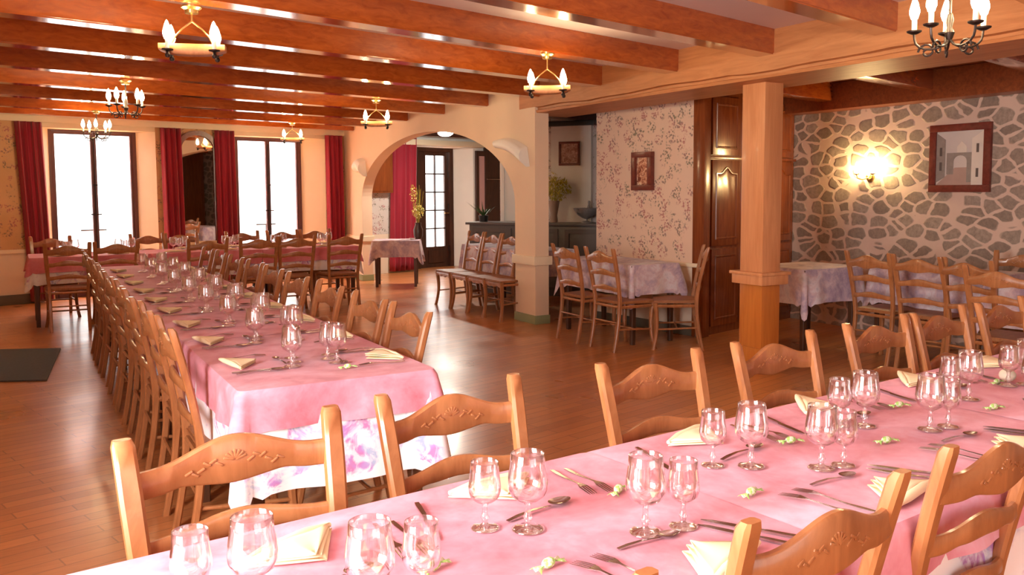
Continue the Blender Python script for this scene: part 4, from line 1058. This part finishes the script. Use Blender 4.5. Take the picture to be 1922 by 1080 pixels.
for i in range(6):
    x = .38+.59*i
    ww = '%s place from left, near side of window table' % ORD[i].replace('nearest','first')
    P = lambda a, b, x=x: (x+a, 10.515+b)
    ware('napkin', P(0,.06), 0, 'pale yellow folded napkin, '+ww, 'window table napkins', 'napkin')
    glass(P(.10,.29), False, 'small stemmed wine glass, '+ww, 'window table wine glasses'); glass(P(.02,.30), True, 'stemmed water glass, '+ww, 'window table water glasses')
    ww = '%s place from left, window side of window table' % ORD[i].replace('nearest','first')
    P = lambda a, b, x=x: (x+.2-a, 11.225-b)
    ware('napkin', P(0,.06), PI, 'pale yellow folded napkin, '+ww, 'window table napkins', 'napkin')
    glass(P(.10,.25), False, 'small stemmed wine glass, '+ww, 'window table wine glasses'); glass(P(.02,.26), True, 'stemmed water glass, '+ww, 'window table water glasses')

# ------------------------------------------------------------------ things in the arch room
def foliage(bm, c, R, n_, size, rz=1.0, rn=random):
    for _ in range(n_):
        while True:
            q = Vector((rn.uniform(-1,1),rn.uniform(-1,1),rn.uniform(-1,1)))
            if q.length <= 1: break
        p = Vector(c) + Vector((q.x*R[0], q.y*R[1], q.z*R[2])); s = size*rn.uniform(.6,1.3)
        rot = Matrix.Rotation(rn.uniform(0,6.3),3,'Z') @ Matrix.Rotation(rn.uniform(-1.2,1.2),3,'X')
        vs = [bm.verts.new(p + rot @ Vector(w)) for w in ((0,-s,0),(s*.45,0,s*.1),(0,s,0),(-s*.45,0,s*.1))]
        bm.faces.new(vs)
R = random.Random(3)
p = bp_(1.24, 1.0, .22)
t = thing('flower_vase', 'vase of bushy yellow-green foliage on the grey bar counter', 'vase', p)
bm = MB(); lathe(bm, [(0,0),(.05,0),(.055,.02),(.045,.10),(.075,.27),(.080,.30),(.070,.30),(.04,.12),(0,.10)], 20); obj('vase_body', bm, M_vase, t)
bm = MB(); foliage(bm, (0.02,-.02,.46), (.21,.21,.17), 420, .03, rn=R); obj('foliage', bm, M_leafy, t, smooth=False)['kind'] = 'stuff'
bm = MB()
for _ in range(22):
    a = R.uniform(0,6.3); r_ = R.uniform(.05,.16); tube(bm, [(0,0,.2),(math.cos(a)*r_*.5,math.sin(a)*r_*.5,.36),(math.cos(a)*r_,math.sin(a)*r_,R.uniform(.45,.62))], .003, 5)
obj('stems', bm, M_leafy, t)
bm = MB(); foliage(bm, (-.04,-.0,.60), (.10,.10,.10), 90, .02, rn=R); obj('blossom', bm, M_yellow, t, smooth=False)
p = bp_(1.72, 1.0, .20)
t = thing('pewter_bowl', 'large footed pewter bowl with a figure on the bar counter', 'bowl', p, .3)
bm = MB(); lathe(bm, [(0,0),(.075,0),(.07,.012),(.022,.03),(.018,.05),(.06,.07),(.12,.11),(.165,.17),(.175,.20),(.165,.20),(.11,.12),(0,.08)], 28); obj('bowl_body', bm, M_silver, t)
bm = MB(); sweep(bm, [((.05,0,.10),.018,.018),((.05,0,.16),.024,.02),((.055,0,.22),.020,.018),((.06,0,.255),.010,.010),((.06,0,.27),.016,.016),((.06,0,.30),.012,.012)], .5); tube(bm, [(.05,0,.21),(.0,.0,.18),(-.04,0,.20)], .009, 6); obj('figure', bm, M_silver, t)
bm = MB(); 
for s in (-1,1): tube(bm, [(s*.17,0,.18),(s*.21,0,.20),(s*.20,0,.14),(s*.14,0,.12)], .008, 8)
obj('handle', bm, M_silver, t)
p = bp_(.16, 1.0, .2)
t = thing('potted_plant', 'low spiky green potted plant on the left end of the bar counter', 'plant', p)
bm = MB(); lathe(bm, [(0,0),(.06,0),(.075,.09),(.065,.09),(0,.07)], 18); obj('plant_pot', bm, M_black, t)
bm = MB()
for _ in range(60):
    a = R.uniform(0,6.3); L_ = R.uniform(.12,.30); e = R.uniform(.2,1.2); pts = [Vector((math.cos(a)*L_*q*math.cos(e*q), math.sin(a)*L_*q*math.cos(e*q), .07+L_*q*math.sin(1.2-e*q*.8))) for q in (0,.35,.7,1)]
    s = Vector((-math.sin(a),math.cos(a),0))*.008
    A = [bm.verts.new(q+s*(1-k/3.2)) for k, q in enumerate(pts)]; B = [bm.verts.new(q-s*(1-k/3.2)) for k, q in enumerate(pts)]
    for k in range(3): bm.faces.new((A[k],A[k+1],B[k+1],B[k]))
obj('leaves', bm, M_leaf, t)
t = thing('flower_vase', 'dark vase with tall yellow forsythia beside the red curtain', 'vase', (5.36,12.32,.704))
bm = MB(); lathe(bm, [(0,0),(.05,0),(.07,.06),(.075,.14),(.045,.22),(.05,.25),(.04,.25),(.03,.2),(0,.1)], 18); obj('vase_body', bm, M_darkwood, t)
bm = MB()
for _ in range(14):
    a = R.uniform(0,6.3); r_ = R.uniform(.02,.10); tube(bm, [(0,0,.15),(math.cos(a)*r_*.5,math.sin(a)*r_*.5,.4),(math.cos(a)*r_,math.sin(a)*r_,R.uniform(.5,.85))], .003, 5)
obj('stems', bm, M_leafy, t)
bm = MB(); foliage(bm, (.0,0,.42), (.10,.10,.12), 150, .022, rn=R); foliage(bm, (-.05,.03,.68), (.06,.06,.16), 90, .02, rn=R); obj('blossom', bm, M_yellow, t, smooth=False)
bm = MB(); lathe(bm, [(0,0),(.03,0),(.05,.025),(.045,.025),(0,.01)], 18)
tag(obj('small_dish', bm, M_white, None, loc=(5.20,12.18,.705)), 'small white dish on the lilac table in the arch', 'dish')

# ------------------------------------------------------------------ light
def area(name, loc, rot, sx, sy, power, col=(1,1,1)):
    L = bpy.data.lights.new(name, 'AREA'); L.shape = 'RECTANGLE'; L.size = sx; L.size_y = sy; L.energy = power; L.color = col
    o = bpy.data.objects.new(name, L); COL.objects.link(o); o.location = loc; o.rotation_euler = rot; return o
for i, (a, b, fa, fb) in enumerate(WIN):
    c = wp((fa+fb)/2, 1.2, .60)
    area('daylight_window', c, (PI/2, 0, TH+PI), 1.5, 2.4, 430, (1.0,.97,.93)).rotation_euler = (PI/2, 0, TH)
c = wp(7.0, 1.2, .7); area('daylight_door', c, (PI/2,0,TH), 1.1, 2.4, 420, (.96,.98,1.0))
area('foreground_light_side', (-1.95,.95,1.6), (PI/2,0,-PI/2), 1.9, 1.9, 270, (1.0,.95,.91))  # outside the added side window, brightens the foreground
area('fill_light_front', (1.3,-2.2,1.5), (PI/2,0,PI), 2.6, 1.9, 60, (1.0,.93,.86))  # outside the added front window, general fill
w = bpy.data.worlds.new('World'); S.world = w; w.use_nodes = True
bg = w.node_tree.nodes['Background']; bg.inputs['Color'].default_value = (1,.97,.94,1); bg.inputs['Strength'].default_value = 1.5

# ------------------------------------------------------------------ camera
f_, cy_, yaw, pitch, roll = 1627.6551, 483.0613, .5181, .0774, -.0051
fw = Vector((math.sin(yaw)*math.cos(pitch), math.cos(yaw)*math.cos(pitch), -math.sin(pitch)))
rt = Vector((math.cos(yaw), -math.sin(yaw), 0)); up = rt.cross(fw)
r2 = rt*math.cos(roll)+up*math.sin(roll); u2 = up*math.cos(roll)-rt*math.sin(roll)
cam = bpy.data.cameras.new('camera'); co = bpy.data.objects.new('camera', cam); COL.objects.link(co)
co.matrix_world = Matrix(((r2.x,u2.x,-fw.x,0),(r2.y,u2.y,-fw.y,0),(r2.z,u2.z,-fw.z,1.45),(0,0,0,1)))
cam.sensor_fit = 'HORIZONTAL'; cam.sensor_width = 36; cam.lens = f_/1922*36; cam.shift_y = -(540-cy_)/1922; cam.clip_start = .05
S.camera = co
S.view_settings.view_transform = 'Standard'; S.view_settings.look = 'None'; S.view_settings.gamma = 1; S.view_settings.exposure = 1.38
S.view_settings.use_curve_mapping = False
S.cycles.use_denoising = True; S.cycles.max_bounces = 10; S.cycles.transmission_bounces = 10; S.cycles.transparent_max_bounces = 40
S.cycles.sample_clamp_indirect = 6; S.cycles.caustics_reflective = False; S.cycles.caustics_refractive = False
